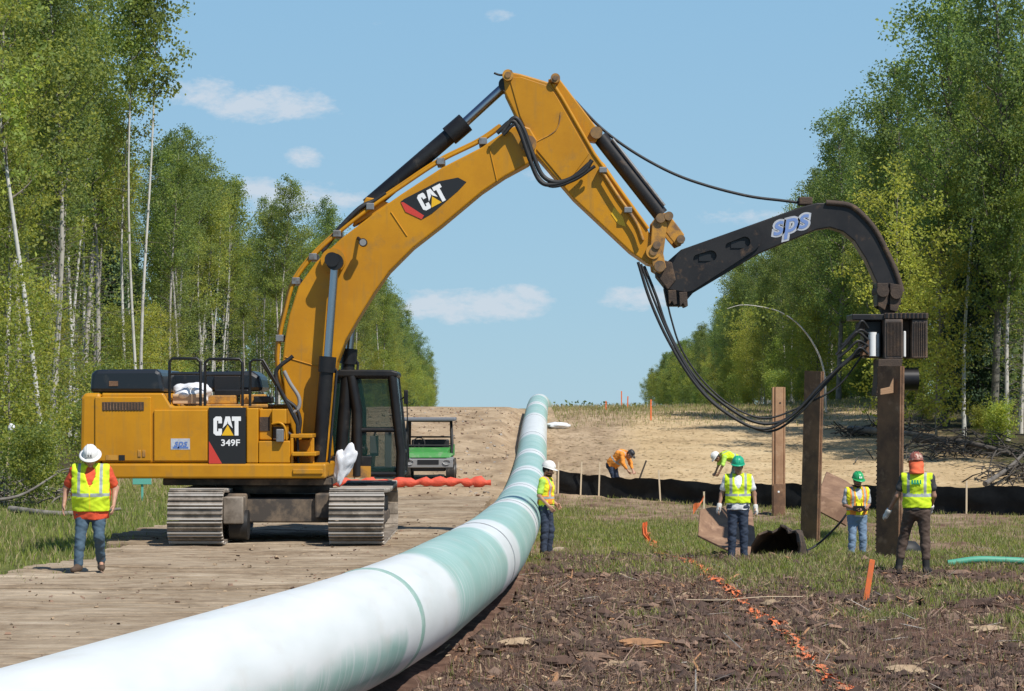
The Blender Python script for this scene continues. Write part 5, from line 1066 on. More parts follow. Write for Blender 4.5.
def at(x, d, dz=0): p = px(x, 0, d); return (p.x, d, gz(p.x, d)+dz)
p1 = at(91, 36); p1 = (p1[0], p1[1], .305)
person(p1, math.radians(4), dict(head=(0, -.085, 1.64), neck=(0, -.02, 1.50), pelvis=(0, .02, .93), hipL=(.1, .02, .90), hipR=(-.1, .02, .90), shL=(.215, 0, 1.45), shR=(-.215, 0, 1.45), elL=(.345, .05, 1.19), wrL=(.33, -.09, .96), elR=(-.36, .08, 1.20), wrR=(-.385, .0, .96), knL=(.12, -.08, .50), anL=(.125, .20, .14), toeL=(.15, .04, .04), knR=(-.145, -.10, .49), anR=(-.165, -.16, .09), toeR=(-.21, -.35, .045)),
       dict(vest='vest_lime', shirt='tee_orange', trousers='jeans', boots='boot_brown', hat='hat_white', full_brim=True, hat_mark='grey_plastic', sleeve=.72, hem=.19, skin='skin', hair='hair_brown', vest_hem=.05, stripes=(.33, 0)), 'worker walking on the mat road with head down, orange shirt, lime vest, white hard hat', 1.0, 1.27, (34, 0, 0))
person(at(546, 50, -.0), math.radians(72), dict(head=(0, -.05, 1.66), elR=(-.26, .06, 1.18), wrR=(-.22, -.12, .98), elL=(.26, .05, 1.17), wrL=(.2, -.14, 1.0), knL=(.11, -.06, .5), anL=(.12, -.02, .09), toeL=(.15, -.2, .035)),
       dict(vest='vest_yellow', shirt='tee_lime', trousers='jeans_dark', boots='boot_brown', hat='hat_white', beard=True, sleeve=.75, hem=.1, vtrim='vest_orange', vest_hem=-.03, stripes=(.3, 0), skin='skin'), 'worker beside the pipe seen from the side, white hard hat, yellow vest with orange trim', 1.03, 1.02, (14, 0, 0))
person(at(738, 44), math.radians(-3), dict(elL=(.285, .03, 1.18), wrL=(.305, -.06, .95), elR=(-.285, .03, 1.18), wrR=(-.33, -.05, .97), hipL=(.09, 0, .93), hipR=(-.09, 0, .93), knL=(.10, -.01, .5), knR=(-.10, -.01, .5), anL=(.11, .02, .09), anR=(-.115, .02, .09), toeL=(.16, -.16, .035), toeR=(-.17, -.16, .035)),
       dict(vest='vest_lime', shirt='tee_white', trousers='jeans_dark', boots='boot_brown', hat='hat_green', sleeve=.62, hem=.09, vest_hem=-.05, stripes=(.36, 0), skin='skin_tan', gloves='glove_white'), 'worker facing the camera with arms at his sides, teal hard hat, lime vest, white gloves', 1.0, 1.03, (10, 0, -4))
person(at(857, 49.5, -.1), math.radians(12), dict(head=(.0, -.05, 1.655), elL=(.25, .04, 1.18), wrL=(.12, -.21, 1.10), elR=(-.25, .03, 1.18), wrR=(-.10, -.22, 1.09), knL=(.11, -.03, .5), anL=(.13, .03, .09), anR=(-.15, -.04, .09), toeR=(-.2, -.22, .035), knR=(-.12, -.06, .5), toeL=(.17, -.15, .035)),
       dict(vest='vest_yellow', shirt='tee_grey', trousers='jeans_light', boots='boot_brown', hat='hat_green_b', hat_mark='white', sleeve=.8, hem=.05, vtrim='vest_orange', vest_hem=-.01, stripes=(.25, 0), skin='skin_tan', beard=True), 'worker in bright green hard hat and pale jeans holding a control box at his waist', 1.0, 1.0, (16, 0, 4), ('grip', 'grip'))
b_ = at(857, 49.5, -.1); mt = Matrix.Translation((b_[0]-.0, b_[1]-.27, b_[2]+1.12)); m = MB().box((-.11, -.05, -.05), (.11, .06, .05), 0, mt); m.tube([mt @ Vector((-.05, 0, .05)), mt @ Vector((-.05, -.01, .1))], .01, 6); m.tube([mt @ Vector((.05, 0, .05)), mt @ Vector((.05, -.01, .1))], .01, 6); tag(m.build('control_box', 'black_paint', bevel=.01), 'small dark control box held by the worker in the bright green hard hat', 'control box')
person(at(917, 39.4), math.radians(168), dict(head=(.02, -.03, 1.655), elL=(.30, -.02, 1.17), wrL=(.44, -.12, .93), elR=(-.25, -.03, 1.18), wrR=(-.2, -.18, 1.0), hipL=(.10, 0, .93), hipR=(-.10, 0, .93), knL=(.21, -.10, .52), anL=(.28, -.06, .10), toeL=(.33, -.24, .04), knR=(-.12, .0, .5), anR=(-.14, .05, .09), toeR=(-.17, -.13, .035)),
       dict(vest='vest_lime', shirt='tee_dark', trousers='trousers_brown', boots='boot_black', boot_h=.25, leg_end=.62, hat='hat_brown', sleeve=.55, hem=.02, vest_hem=-.03, stripes=(.42, 0), skin='skin_tan', flap='flap_orange', gloves='glove_white', patch=True, vneck=False), 'worker seen from behind reaching for the pile, reddish hard hat, orange neck flap, brown trousers', 1.04, 1.0, (8, 0, 12), ('relax', 'grip'))
BENT = dict(pelvis=(0, .22, .90), waist=(0, .10, 1.03), chest=(0, -.12, 1.12), neck=(0, -.30, 1.12), head=(0, -.43, 1.06), shL=(.19, -.25, 1.09), shR=(-.19, -.25, 1.09), hipL=(.1, .2, .86), hipR=(-.1, .2, .86), knL=(.12, .08, .48), knR=(-.12, .06, .48), anL=(.13, .12, .09), anR=(-.13, .1, .09), toeL=(.15, -.06, .035), toeR=(-.15, -.08, .035))
person(at(618, 81.7), math.radians(62), {**BENT, 'chest': (0, -.10, 1.22), 'neck': (0, -.27, 1.26), 'head': (0, -.41, 1.22), 'shL': (.19, -.22, 1.22), 'shR': (-.19, -.22, 1.22), 'elL': (.24, -.30, .95), 'wrL': (.18, -.42, .72), 'elR': (-.24, -.28, .95), 'wrR': (-.16, -.42, .72)}, dict(vest='vest_orange', shirt='vest_orange', trousers='jeans_dark', boots='boot_dark', hat='hat_dark', soft_hat=True, sleeve=1.6, vest_hem=0, stripes=(.4, 0), skin='skin', vneck=False), 'worker bent over behind the silt fence in an orange jacket and dark cap', 1.08, 1.12, (52, 0, 0), ('grip', 'grip'))
person(at(731, 81), math.radians(-78), {**BENT, 'elL': (.24, -.32, .84), 'wrL': (.18, -.42, .62), 'elR': (-.24, -.30, .85), 'wrR': (-.16, -.42, .62)}, dict(vest='vest_lime', shirt='tee_lime', trousers='trousers_teal', boots='boot_dark', hat='hat_white', sleeve=.9, vest_hem=.0, stripes=(.4, 0), skin='skin_tan', vneck=False), 'worker bent over beyond the silt fence, white hard hat, lime vest, behind the teal helmet', 1.12, 1.0, (52, 0, 0), ('grip', 'grip'))
m = MB(); a = at(637, 82); m.tube([(a[0], a[1], a[2]+.30), (a[0]+.30, a[1]-.1, a[2]+1.12)], .028, 8); m.box((-.1, -.02, -.2), (.1, .02, .1), 0, Matrix.Translation((a[0]-.02, a[1], a[2]+.2)) @ Matrix.Rotation(.35, 4, 'Y')); tag(m.build('shovel', 'bark_dark'), 'long handled shovel leaning in the soil beside the bent worker in orange', 'shovel')
# ================================================================ WOODS
def leaf_mesh(centers, sizes, r, flat=.35):
    """two-triangle leaves: a bent diamond at each centre, random orientation"""
    n = len(centers); a = r.normal(size=(n, 3)); a /= np.linalg.norm(a, axis=1)[:, None]; b = r.normal(size=(n, 3)); b -= (b*a).sum(1)[:, None]*a; b /= np.linalg.norm(b, axis=1)[:, None]; c = np.cross(a, b)
    s = sizes[:, None]; w = s*r.uniform(.55, .85, (n, 1)); v = np.stack([centers-a*s*.5, centers+b*w*.5+c*s*.12, centers+a*s*.5, centers-b*w*.5+c*s*.12], 1).reshape(-1, 3)
    return v, np.arange(4*n).reshape(n, 4)
def make_tree(name, seed, H, r0, bark, leaves, crown0, spread, nb, lpc, lsize, lean=.02, low=0., up=.5, fork=0, dens=1., shape='oval', bare=0):
    r = np.random.default_rng(seed); root = empty(name, (0, 0, 0)); m = MB(); cl = []
    n = 12; ph = r.uniform(0, 6, 4)
    def tr(t, ln=(lean*math.cos(ph[3]), lean*math.sin(ph[3]))): return Vector((H*(ln[0]*t+.012*math.sin(t*5+ph[0])), H*(ln[1]*t+.012*math.sin(t*4+ph[1])), H*t))
    stems = [tr]
    if fork: a_ = r.uniform(0, 6.28); stems.append(lambda t: tr(t)+Vector((math.cos(a_), math.sin(a_), 0))*H*.06*max(0, t-.3)*2.2+Vector((0, 0, -.05*H*t)))
    for st in stems: m.tube([st(t) for t in np.linspace(-.03, 1, n)], [max(.012, r0*(1-.93*t)**.85)*(1.3 if t <= 0 else 1) for t in np.linspace(-.03, .995, n)], 8, caps=False)
    for k in range(nb):
        t = crown0+(1-crown0)*(k+.5)/nb*.97; t = min(.985, t+r.normal(0, .012)); q = (t-crown0)/(1-crown0); st = stems[k % len(stems)]
        if shape == 'cone': L_ = spread*(1.02-q)**.9
        elif shape == 'oval': L_ = spread*(math.sin(math.pi*min(1, .13+.82*q))**.75)
        else: L_ = spread*(.5+.6*math.sin(math.pi*min(1, .2+.75*q)))
        L_ *= r.uniform(.6, 1.2); az = k*2.4+r.normal(0, .4); el = up*r.uniform(.5, 1.3)*(1-.0*q) if shape != 'cone' else r.uniform(-.35, -.05); b = st(t); d = Vector((math.cos(az)*math.cos(el), math.sin(az)*math.cos(el), math.sin(el))); P = [b]; 
        for j in range(1, 5): d = (d+Vector((r.normal(0, .12), r.normal(0, .12), .10 if shape != 'cone' else .03))).normalized(); P.append(P[-1]+d*L_/4)
        rb = max(.012, r0*.35*(1-q*.7)); m.tube(P, [rb, rb*.8, rb*.55, rb*.35, .008], 5, 1, caps=False)
        if r.random() < bare: continue
        for j in range(1, 5):
            nl = int(lpc*dens*(.35+.3*j)*(L_/spread+.25)); 
            if j < 2 and shape != 'cone': nl //= 2
            for s_ in range(max(1, nl//14)):
                c = P[j]+Vector(r.normal(0, .22*L_/2+.12, 3))*(.7 if shape != 'cone' else .45); cl.append((c, 24, .13+.045*L_))
    for _ in range(int(low)):                       # sparse twigs below the crown
        t = r.uniform(.08, crown0); b = tr(t); az = r.uniform(0, 6.28); e = b+Vector((math.cos(az), math.sin(az), r.uniform(-.1, .5)))*r.uniform(.5, 1.6); m.tube([b, (b+e)/2+Vector((0, 0, .06)), e], [.014, .010, .005], 4, 1, caps=False)
        if r.random() < .75: cl.append((e, 10, .28))
    ctr = np.array([tuple(c[0]) for c in cl]); cnt = np.array([c[1] for c in cl]); sg = np.array([c[2] for c in cl]); idx = np.repeat(np.arange(len(cl)), cnt)
    pts = ctr[idx]+r.normal(size=(len(idx), 3))*sg[idx][:, None]*np.array([1, 1, .75]); pts[:, 2] = np.maximum(pts[:, 2], .05)
    sz = r.uniform(.65, 1.35, len(pts))*lsize
    v, f = leaf_mesh(pts, sz, r); kind = r.integers(0, len(leaves), len(cl)); mi = np.where(r.random(len(idx)) < .25, r.integers(0, len(leaves), len(idx)), kind[idx])
    t_ = m.build('trunk', [bark, 'twig'], root, world=False); c_ = npmesh('crown', v, f, leaves, mi, parent=root)
    return root
def copy_tree(src):
    c = src.copy(); C.objects.link(c)
    for ch in src.children: k = ch.copy(); C.objects.link(k); k.parent = c
    return c
PROTO = {}
for i in range(5): PROTO['aspen_tree', i] = make_tree('aspen_tree', 100+i, (16, 17.5, 15, 18, 14.5)[i], .115, 'bark_pale', ['leaf_a', 'leaf_b', 'leaf_a', 'leaf_d'] if i % 2 else ['leaf_a', 'leaf_c', 'leaf_b'], (.46, .50, .40, .53, .43)[i], (2.2, 2.1, 2.5, 2.2, 2.3)[i], 40, 42, .122, low=60, up=.8)
for i in range(3): PROTO['poplar_tree', i] = make_tree('poplar_tree', 120+i, (17.5, 18.5, 16.5)[i], .16, 'bark_grey', ['leaf_b', 'leaf_d', 'leaf_b', 'leaf_a'], (.24, .28, .2)[i], (2.9, 2.8, 3.1)[i], 62, 46, .132, low=4, up=.7)
for i in range(4): PROTO['young_tree', i] = make_tree('young_tree', 140+i, (7.5, 6, 9, 8)[i], .05, 'bark_grey', (['leaf_c', 'leaf_y', 'leaf_a'], ['leaf_c', 'leaf_a'], ['leaf_y', 'leaf_c', 'leaf_c'], ['leaf_a', 'leaf_b'])[i], .10, (1.8, 1.6, 2.0, 1.8)[i], 30, 32, .115, up=.6, shape='loose', fork=i % 2)
for i in range(2): PROTO['spruce_tree', i] = make_tree('spruce_tree', 160+i, (15, 12)[i], .15, 'bark_dark', ['needle'], .06, (1.9, 1.6)[i], 90, 60, .16, shape='cone')
for i in range(3): PROTO['bare_birch', i] = make_tree('birch_tree', 180+i, (14.5, 13.5, 15)[i], .09, 'bark_white', ['leaf_a', 'leaf_c'], .58, 1.7, 24, 22, .125, low=20, up=.95, bare=.35)
for i in range(2): PROTO['shrub', i] = make_tree('shrub', 190+i, (2.6, 2.0)[i], .03, 'bark_grey', ['leaf_c', 'leaf_y', 'leaf_a'] if i else ['leaf_a', 'leaf_b', 'leaf_c'], .05, (1.3, 1.1)[i], 22, 30, .11, up=.7, shape='loose', fork=1)
USED = set()
LAB = {('aspen_tree', -1): ('slender pale-trunked aspen with light green leaves in the woods on the left', 'aspens of the left woods'), ('aspen_tree', 1): ('slender pale-trunked aspen with light green leaves in the woods on the right', 'aspens of the right woods'),
       ('poplar_tree', -1): ('tall full-crowned darker green poplar in the woods on the left', 'poplars of the left woods'), ('poplar_tree', 1): ('tall full-crowned darker green poplar in the woods on the right', 'poplars of the right woods'),
       ('young_tree', -1): ('low young yellow-green tree in the understory of the woods on the left', 'young trees of the left woods'), ('young_tree', 1): ('low young yellow-green tree along the foot of the woods on the right', 'young trees of the right woods'),
       ('spruce_tree', -1): ('dark pointed spruce among the leafy trees on the left', 'spruces of the left woods'), ('spruce_tree', 1): ('dark pointed spruce among the leafy trees on the right', 'spruces of the right woods'),
       ('bare_birch', -1): ('thin white birch stem with few leaves in the woods on the left', 'sparse birches of the left woods'), ('bare_birch', 1): ('thin white birch stem with few leaves in the woods on the right', 'sparse birches of the right woods'),
       ('shrub', -1): ('low leafy shrub at the foot of the woods on the left', 'shrubs at the left woods'), ('shrub', 1): ('low leafy shrub at the foot of the woods on the right', 'shrubs at the right woods')}
def put(kind, var, x, y, s=1., rz=None, label=None, group=None, cat=None, tilt=0.):
    src = PROTO[kind, var]
    if (kind, var) in USED: o = copy_tree(src)
    else: o = src; USED.add((kind, var))
    o.location = (x, y, gz(x, y)-.05); o.rotation_euler = (tilt*random.uniform(-1, 1), tilt, random.uniform(0, 6.28) if rz is None else rz); o.scale = (s*random.uniform(.92, 1.08), s*random.uniform(.92, 1.08), s)
    for k in ('label', 'group', 'category'):
        if k in o: del o[k]
    l, g = LAB[kind, -1 if x < 0 else 1]
    tag(o, label or l, cat or ('shrub' if kind == 'shrub' else 'tree'), group if label else g); return o
LEY = [55, 66, 110, 131, 155, 170, 255, 373, 600, 830]; LEX = [-12.2, -12.6, -15.4, -16.6, -17.6, -13.6, -13.4, -16.5, -21, -27]
REY = [55, 90, 110, 167, 260, 417, 700]; REX = [19.5, 18.8, 18.6, 19.0, 23.5, 32, 41]
def ledge(y): return float(np.interp(y, LEY, LEX))
def redge(y): return float(np.interp(y, REY, REX))
def inview(x, y, m=90): p = 512+F*x/y; return -m < p < 1024+m
rt = random.Random(21)
def choose(w):
    q = rt.random()*sum(a for _, a in w)
    for k, a in w:
        q -= a
        if q <= 0: return k
    return w[-1][0]
NV = {'aspen_tree': 5, 'poplar_tree': 3, 'young_tree': 4, 'spruce_tree': 2, 'bare_birch': 3, 'shrub': 2}
def row(side, y0, y1, step, off0, off1, w, grow=.0, s0=1.):
    y = y0
    while y < y1:
        o = rt.uniform(off0, off1); e = ledge(y)-o if side < 0 else redge(y)+o
        if inview(e, y):
            k = choose(w); sc = {'young_tree': rt.uniform(.65, 1.15), 'shrub': rt.uniform(.6, 1.3)}.get(k, rt.uniform(.74, 1.12))*s0; put(k, rt.randrange(NV[k]), e, y, sc, tilt=rt.uniform(-.03, .03))
        y += step*rt.uniform(.6, 1.4)*(1+grow*(y-y0)/100)
# left woods
row(-1, 60, 112, 2.0, .3, 3, [('aspen_tree', 5), ('bare_birch', 5), ('young_tree', 1.2)])
row(-1, 112, 166, 2.2, .3, 3, [('aspen_tree', 5), ('bare_birch', 4), ('young_tree', 1.6), ('spruce_tree', .4)], 0, .84)
row(-1, 168, 262, 3.0, .2, 3, [('aspen_tree', 5), ('poplar_tree', 2), ('bare_birch', 2), ('young_tree', 1)], 0, .88)
row(-1, 262, 420, 4.6, .0, 3, [('aspen_tree', 4), ('poplar_tree', 4), ('spruce_tree', .6)], .3, .9)
row(-1, 420, 850, 7, .0, 4, [('aspen_tree', 2), ('poplar_tree', 4), ('spruce_tree', 1)], .3, .9)
row(-1, 420, 850, 12, -1, .5, [('young_tree', 1)], .2, 1.2)
row(-1, 66, 112, 2.0, 3, 9, [('aspen_tree', 6), ('poplar_tree', 1), ('bare_birch', 4), ('young_tree', 1.4)])
row(-1, 112, 190, 2.4, 3, 9, [('aspen_tree', 5), ('poplar_tree', 2), ('bare_birch', 3), ('spruce_tree', .7), ('young_tree', 1.4)], 0, .86)
row(-1, 75, 190, 2.4, 9, 20, [('aspen_tree', 6), ('poplar_tree', 2), ('bare_birch', 2), ('young_tree', 2)], 0, .94)
row(-1, 75, 190, 3.4, 20, 34, [('poplar_tree', 3), ('aspen_tree', 4), ('young_tree', 2)], 0, 1.0)
row(-1, 190, 330, 6, 4, 14, [('poplar_tree', 4), ('aspen_tree', 4), ('spruce_tree', 1)], 0, .88)
row(-1, 62, 130, 6, -.2, 1.5, [('young_tree', 2), ('shrub', 2)], 0, .75)
row(-1, 60, 110, 4.5, -.8, .5, [('shrub', 1)], 0, .6)
row(-1, 165, 420, 6, -.8, .6, [('young_tree', 2), ('shrub', 1)], .3, .9)
# right woods
row(1, 84, 120, 2.6, .2, 3, [('poplar_tree', 2), ('aspen_tree', 6), ('young_tree', .4), ('bare_birch', .6)], 0, .95)
row(1, 120, 240, 2.9, .2, 3, [('poplar_tree', 5), ('aspen_tree', 3), ('young_tree', 1.5), ('bare_birch', .6)], 0, .80)
row(1, 240, 430, 4.6, .0, 3, [('poplar_tree', 6), ('aspen_tree', 2), ('spruce_tree', .3)], .3, .82)
row(1, 430, 760, 5, .0, 5, [('aspen_tree', 1), ('poplar_tree', 5)], .2, .82)
row(1, 430, 760, 8, -1, .5, [('young_tree', 1)], .2, 1.2)
row(1, 86, 120, 3.0, 3, 9, [('poplar_tree', 5), ('aspen_tree', 4), ('young_tree', 2)], 0, 1.0)
row(1, 120, 190, 3.4, 3, 9, [('poplar_tree', 5), ('aspen_tree', 4), ('young_tree', 2)], 0, .84)
row(1, 92, 190, 4.2, 9, 18, [('poplar_tree', 5), ('aspen_tree', 3), ('young_tree', 1)], 0, .88)
row(1, 190, 330, 7, 4, 14, [('poplar_tree', 4), ('aspen_tree', 4)], 0, .82)
row(1, 118, 220, 5, -.5, 1.5, [('young_tree', 4), ('shrub', 2)], 0, .9)
row(1, 96, 170, 7, -1.2, .4, [('shrub', 1)], 0, .6)
row(1, 220, 430, 5, -.8, .6, [('young_tree', 2), ('shrub', 1)], .3, .9)
# trees that stand out in the photograph
def solo(kind, var, x, d, s, label, tilt=0., rz=0.): p = px(x, 0, d); return put(kind, var, p.x, d, s, rz, label, None, 'tree', tilt)
PROTO['tall_birch', 0] = make_tree('birch_tree', 301, 20, .072, 'bark_white', ['leaf_a', 'leaf_b', 'leaf_a'], .64, 1.9, 34, 30, .15, low=8, up=1.0, lean=.001); PROTO['tall_birch', 1] = make_tree('birch_tree', 305, 20.5, .072, 'bark_white', ['leaf_b', 'leaf_a'], .62, 2.0, 34, 32, .15, low=12, up=1.0, lean=.001)
PROTO['lean_birch', 0] = make_tree('birch_tree', 311, 15.5, .085, 'bark_white', ['leaf_c', 'leaf_a'], .5, 2.4, 26, 24, .14, low=18, up=.9, bare=.4, lean=.0)
LAB['tall_birch', -1] = LAB['lean_birch', -1] = LAB['bare_birch', -1]
solo('tall_birch', 0, 134, 96, 1.0, 'tall straight white birch rising above the woods, left one of a close pair')
solo('tall_birch', 1, 148, 96.5, 1.0, 'tall straight white birch rising above the woods, right one of a close pair')
solo('lean_birch', 0, 40, 66, 1.0, 'nearest white birch at the left edge of the photo, bare trunk bending left', -.085)
solo('spruce_tree', 0, 193, 150, .98, 'dark pointed spruce showing against the sky just right of the pair of tall birches')
solo('spruce_tree', 1, 205, 158, 1.0, 'smaller dark spruce against the sky right of the taller dark spruce')
solo('spruce_tree', 0, 980, 104, .8, 'dark spruce low among the leafy trees near the right edge of the photo')
solo('bare_birch', 0, 965, 100, .95, 'pale crooked birch trunk standing in front of the dark right-hand woods', .03)
solo('poplar_tree', 1, 950, 106, 1.12, 'tallest poplar of the right woods, its crown reaching the top of the photo')
solo('poplar_tree', 0, 1000, 98, 1.12, 'big dark-stemmed poplar at the right edge of the photo')
solo('poplar_tree', 2, 895, 122, 1.0, 'full poplar standing free against the sky left of the tallest one on the right')
solo('poplar_tree', 0, 842, 136, .9, 'poplar with a narrow feathery top above the bend of the black arm')
solo('young_tree', 2, 895, 95, 1.1, 'bright yellow-green young tree behind the pile hammer')
solo('young_tree', 0, 938, 99, 1.0, 'yellow-green young tree right of the pile hammer')
# thin birch bent over in an arch beyond the free-standing piles
m = MB(); Q = bez([px(x, y, 105) for x, y in ((826, 412), (824, 372), (814, 345), (798, 324), (780, 312), (762, 307), (742, 305), (726, 309))], 6); m.tube(Q, [.05*(1-.8*i/len(Q)) for i in range(len(Q))], 6)
r_ = np.random.default_rng(2); arch = empty('birch_tree', Q[0], 'thin pale birch bent over into an arch beyond the free-standing sheet piles', 'tree'); m.build('trunk', 'bark_white', arch)
cp = np.array([tuple(Q[i]-Q[0]) for i in r_.integers(len(Q)//2, len(Q), 260)])+r_.normal(size=(260, 3))*np.array([.35, .3, .3])-np.array([0, 0, .25]); v, f = leaf_mesh(cp, r_.uniform(.1, .2, 260), r_); npmesh('crown', v, f, ['leaf_a', 'leaf_c'], r_.integers(0, 2, 260), parent=arch)
# unused prototypes
for k, o in list(PROTO.items()):
    if k not in USED:
        for ch in list(o.children): bpy.data.objects.remove(ch)
        bpy.data.objects.remove(o)
# deep woods behind the trees one can tell apart
def deep(name, side, y0, y1, n, seed):
    r = np.random.default_rng(seed); y = r.uniform(y0, y1, n)**1.0; e = np.array([ledge(q) if side < 0 else redge(q) for q in y]); d = r.uniform(8 if seed == 5 else 16, 26 if seed == 5 else 50, n); x = e+side*d; z = ground_z(x, y)+r.beta(1.1, 1.5, n)*(7 if seed == 5 else 14)
    v, f = leaf_mesh(np.stack([x, y, z], 1), r.uniform(.35, .8, n), r); tag(npmesh(name, v, f, ['leaf_b', 'leaf_a', 'leaf_d'], r.integers(0, 3, n)), kind='stuff')
deep('deep_woods', -1, 85, 420, 26000, 1); deep('deep_woods', 1, 100, 420, 22000, 2); deep('deep_woods', 1, 84, 150, 9000, 5)
r_ = np.random.default_rng(8); n = 900; v, f = leaf_mesh(np.stack([r_.uniform(5, 60, n), r_.uniform(850, 900, n), -3+7.0*r_.random(n)**.7*(.65+.35*np.sin(np.linspace(0, 40, n)))], 1), r_.uniform(.8, 1.8, n), r_); tag(npmesh('far_woods', v, f, ['leaf_d', 'needle'], r_.integers(0, 2, n)), kind='stuff')
# fallen trunks and brush at the edges of the woods
def log(name, pts, r0, mname, label, cat='log'):
    m = MB(); Q = bez(pts, 5); m.tube(Q, [r0*(1-.6*i/len(Q)) for i in range(len(Q))], 8); return tag(m.build(name, mname), label, cat)
def gp(x, d, h=0.): p = px(x, 0, d); return Vector((p.x, d, gz(p.x, d)+h))
log('fallen_trunk', [gp(-20, 60, .1), gp(20, 62, .55), gp(70, 64, .8)], .045, 'bark_grey', 'thin pale fallen trunk leaning through the brush at the left woodland edge')
log('fallen_trunk', [gp(-25, 58.5, .25), gp(18, 59, .35), gp(60, 60, .9)], .045, 'bark_grey', 'thinner grey fallen stem below the pale leaning one at the left woodland edge')
log('fallen_trunk', [gp(10, 58, .12), gp(60, 57, .1), gp(120, 58.5, .15)], .08, 'bark_grey', 'dark fallen log lying low in the grass behind the walking worker')
log('fallen_trunk', [gp(850, 104, .2), gp(890, 100, .35), gp(935, 98, .25)], .16, 'bark_grey', 'grey fallen log on the bank below the pile hammer')
log('fallen_trunk', [gp(915, 95, .45), gp(960, 92, .5), gp(1010, 90, .25)], .16, 'bark_dark', 'dark fallen log on the bank at the foot of the right-hand woods')
log('fallen_trunk', [gp(985, 82, .2), gp(1010, 84, .5), gp(1035, 86, 1.1)], .09, 'bark_grey', 'grey broken trunk end rising at the right edge above the silt fence')
def brush(x, d, w, h, n, seed, label):
    r = np.random.default_rng(seed); m = MB(); c = gp(x, d); 
    for _ in range(n):
        p = c+Vector((r.normal(0, w*.45), r.normal(0, .8), 0)); p.z = gz(p.x, p.y)+abs(r.normal(0, h*.4)); dr = Vector((r.normal(), r.normal()*.6, r.normal(0, .35))).normalized()*r.uniform(.5, 1.6); m.tube([p-dr*.5, p+Vector((0, 0, .06)), p+dr*.5], [.03, .025, .01], 4, caps=False)
    return tag(m.build('brush_pile', 'bark_grey' if seed == 5 else 'bark_dark'), label, 'brush pile')
brush(880, 103, 2.2, .7, 110, 1, 'low dark brush pile on the bank below and left of the pile hammer'); brush(965, 92, 3.0, .9, 150, 2, 'dark brush heap at the foot of the right-hand woods'); brush(1015, 84, 1.6, .8, 90, 3, 'tangle of dark branches at the right edge above the silt fence'); brush(18, 62, 1.4, .7, 70, 5, 'tangle of grey twigs at the left edge of the photo')
# ================================================================ GROUND COVER
def grass(name, x, y, h0, h1, w, seed, mats, wt):
    r = np.random.default_rng(seed); n = len(x); z = ground_z(x, y)-.02; h = r.uniform(h0, h1, n); a = r.uniform(0, 6.28, n); l = r.uniform(.1, .6, n)*h; b = r.uniform(0, 6.28, n); w = w*r.uniform(.6, 1.4, n)
    p = np.stack([x, y, z], 1); s_ = np.stack([np.cos(a), np.sin(a), 0*a], 1)*w[:, None]; tp = p+np.stack([np.cos(b)*l, np.sin(b)*l, h], 1); md = p+np.stack([np.cos(b)*l*.3, np.sin(b)*l*.3, h*.6], 1)
    v = np.stack([p-s_, p+s_, md+s_*.7, md-s_*.7, md-s_*.7, md+s_*.7, tp+s_*.12, tp-s_*.12], 1).reshape(-1, 3); f = np.arange(8*n).reshape(-1, 4); mi = np.repeat(r.choice(len(mats), n, p=wt), 2)
    tag(npmesh(name, v, f, mats, mi), kind='stuff')
r_ = np.random.default_rng(31)
n = 640000; x = r_.uniform(-.5, 14, n); y = 24+56*r_.random(n); m_ = (r_.random(n) < np.clip(grass_right(x, y), 0, 1)**1.3*.95*(.8+.2*(y < 62))) & (x > pipe_x(y)+.2) & (np.abs(512+F*x/y-600) < 620); grass('grass', x[m_], y[m_], .03, .16, .008, 1, ['grass_a', 'leaf_c', 'grass_dry'], [.62, .16, .22])
n = 90000; x = r_.uniform(-16, -6.2, n); y = 34+40*r_.random(n); m_ = (r_.random(n) < sstep(-6.3, -7.0, x+.5*(vnoise(y*.8, x*.8, 3)-.5))*(.25+.9*(fbm(x*.5, y*.4, 61, 3)-.25)).clip(.15, 1)); grass('grass', x[m_], y[m_], .05, .24, .010, 2, ['grass_a', 'leaf_c', 'grass_dry'], [.62, .2, .18])
n = 60000; x = r_.uniform(2, 20, n); y = 104+26*r_.random(n); m_ = r_.random(n) < .35*sstep(106, 122, y); grass('grass', x[m_], y[m_], .08, .25, .012, 3, ['grass_a', 'grass_dry'], [.45, .55])
# straw mulch on the far slope
n = 7000; x = r_.uniform(1, 18, n); y = 83+36*r_.random(n); z = ground_z(x, y)+.015; v, f = leaf_mesh(np.stack([x, y, z], 1), r_.uniform(.06, .25, n), r_); v[:, 2] = np.repeat(z, 4)+(v[:, 2]-np.repeat(z, 4))*.07; tag(npmesh('straw', v, f, ['grass_dry']), kind='stuff')
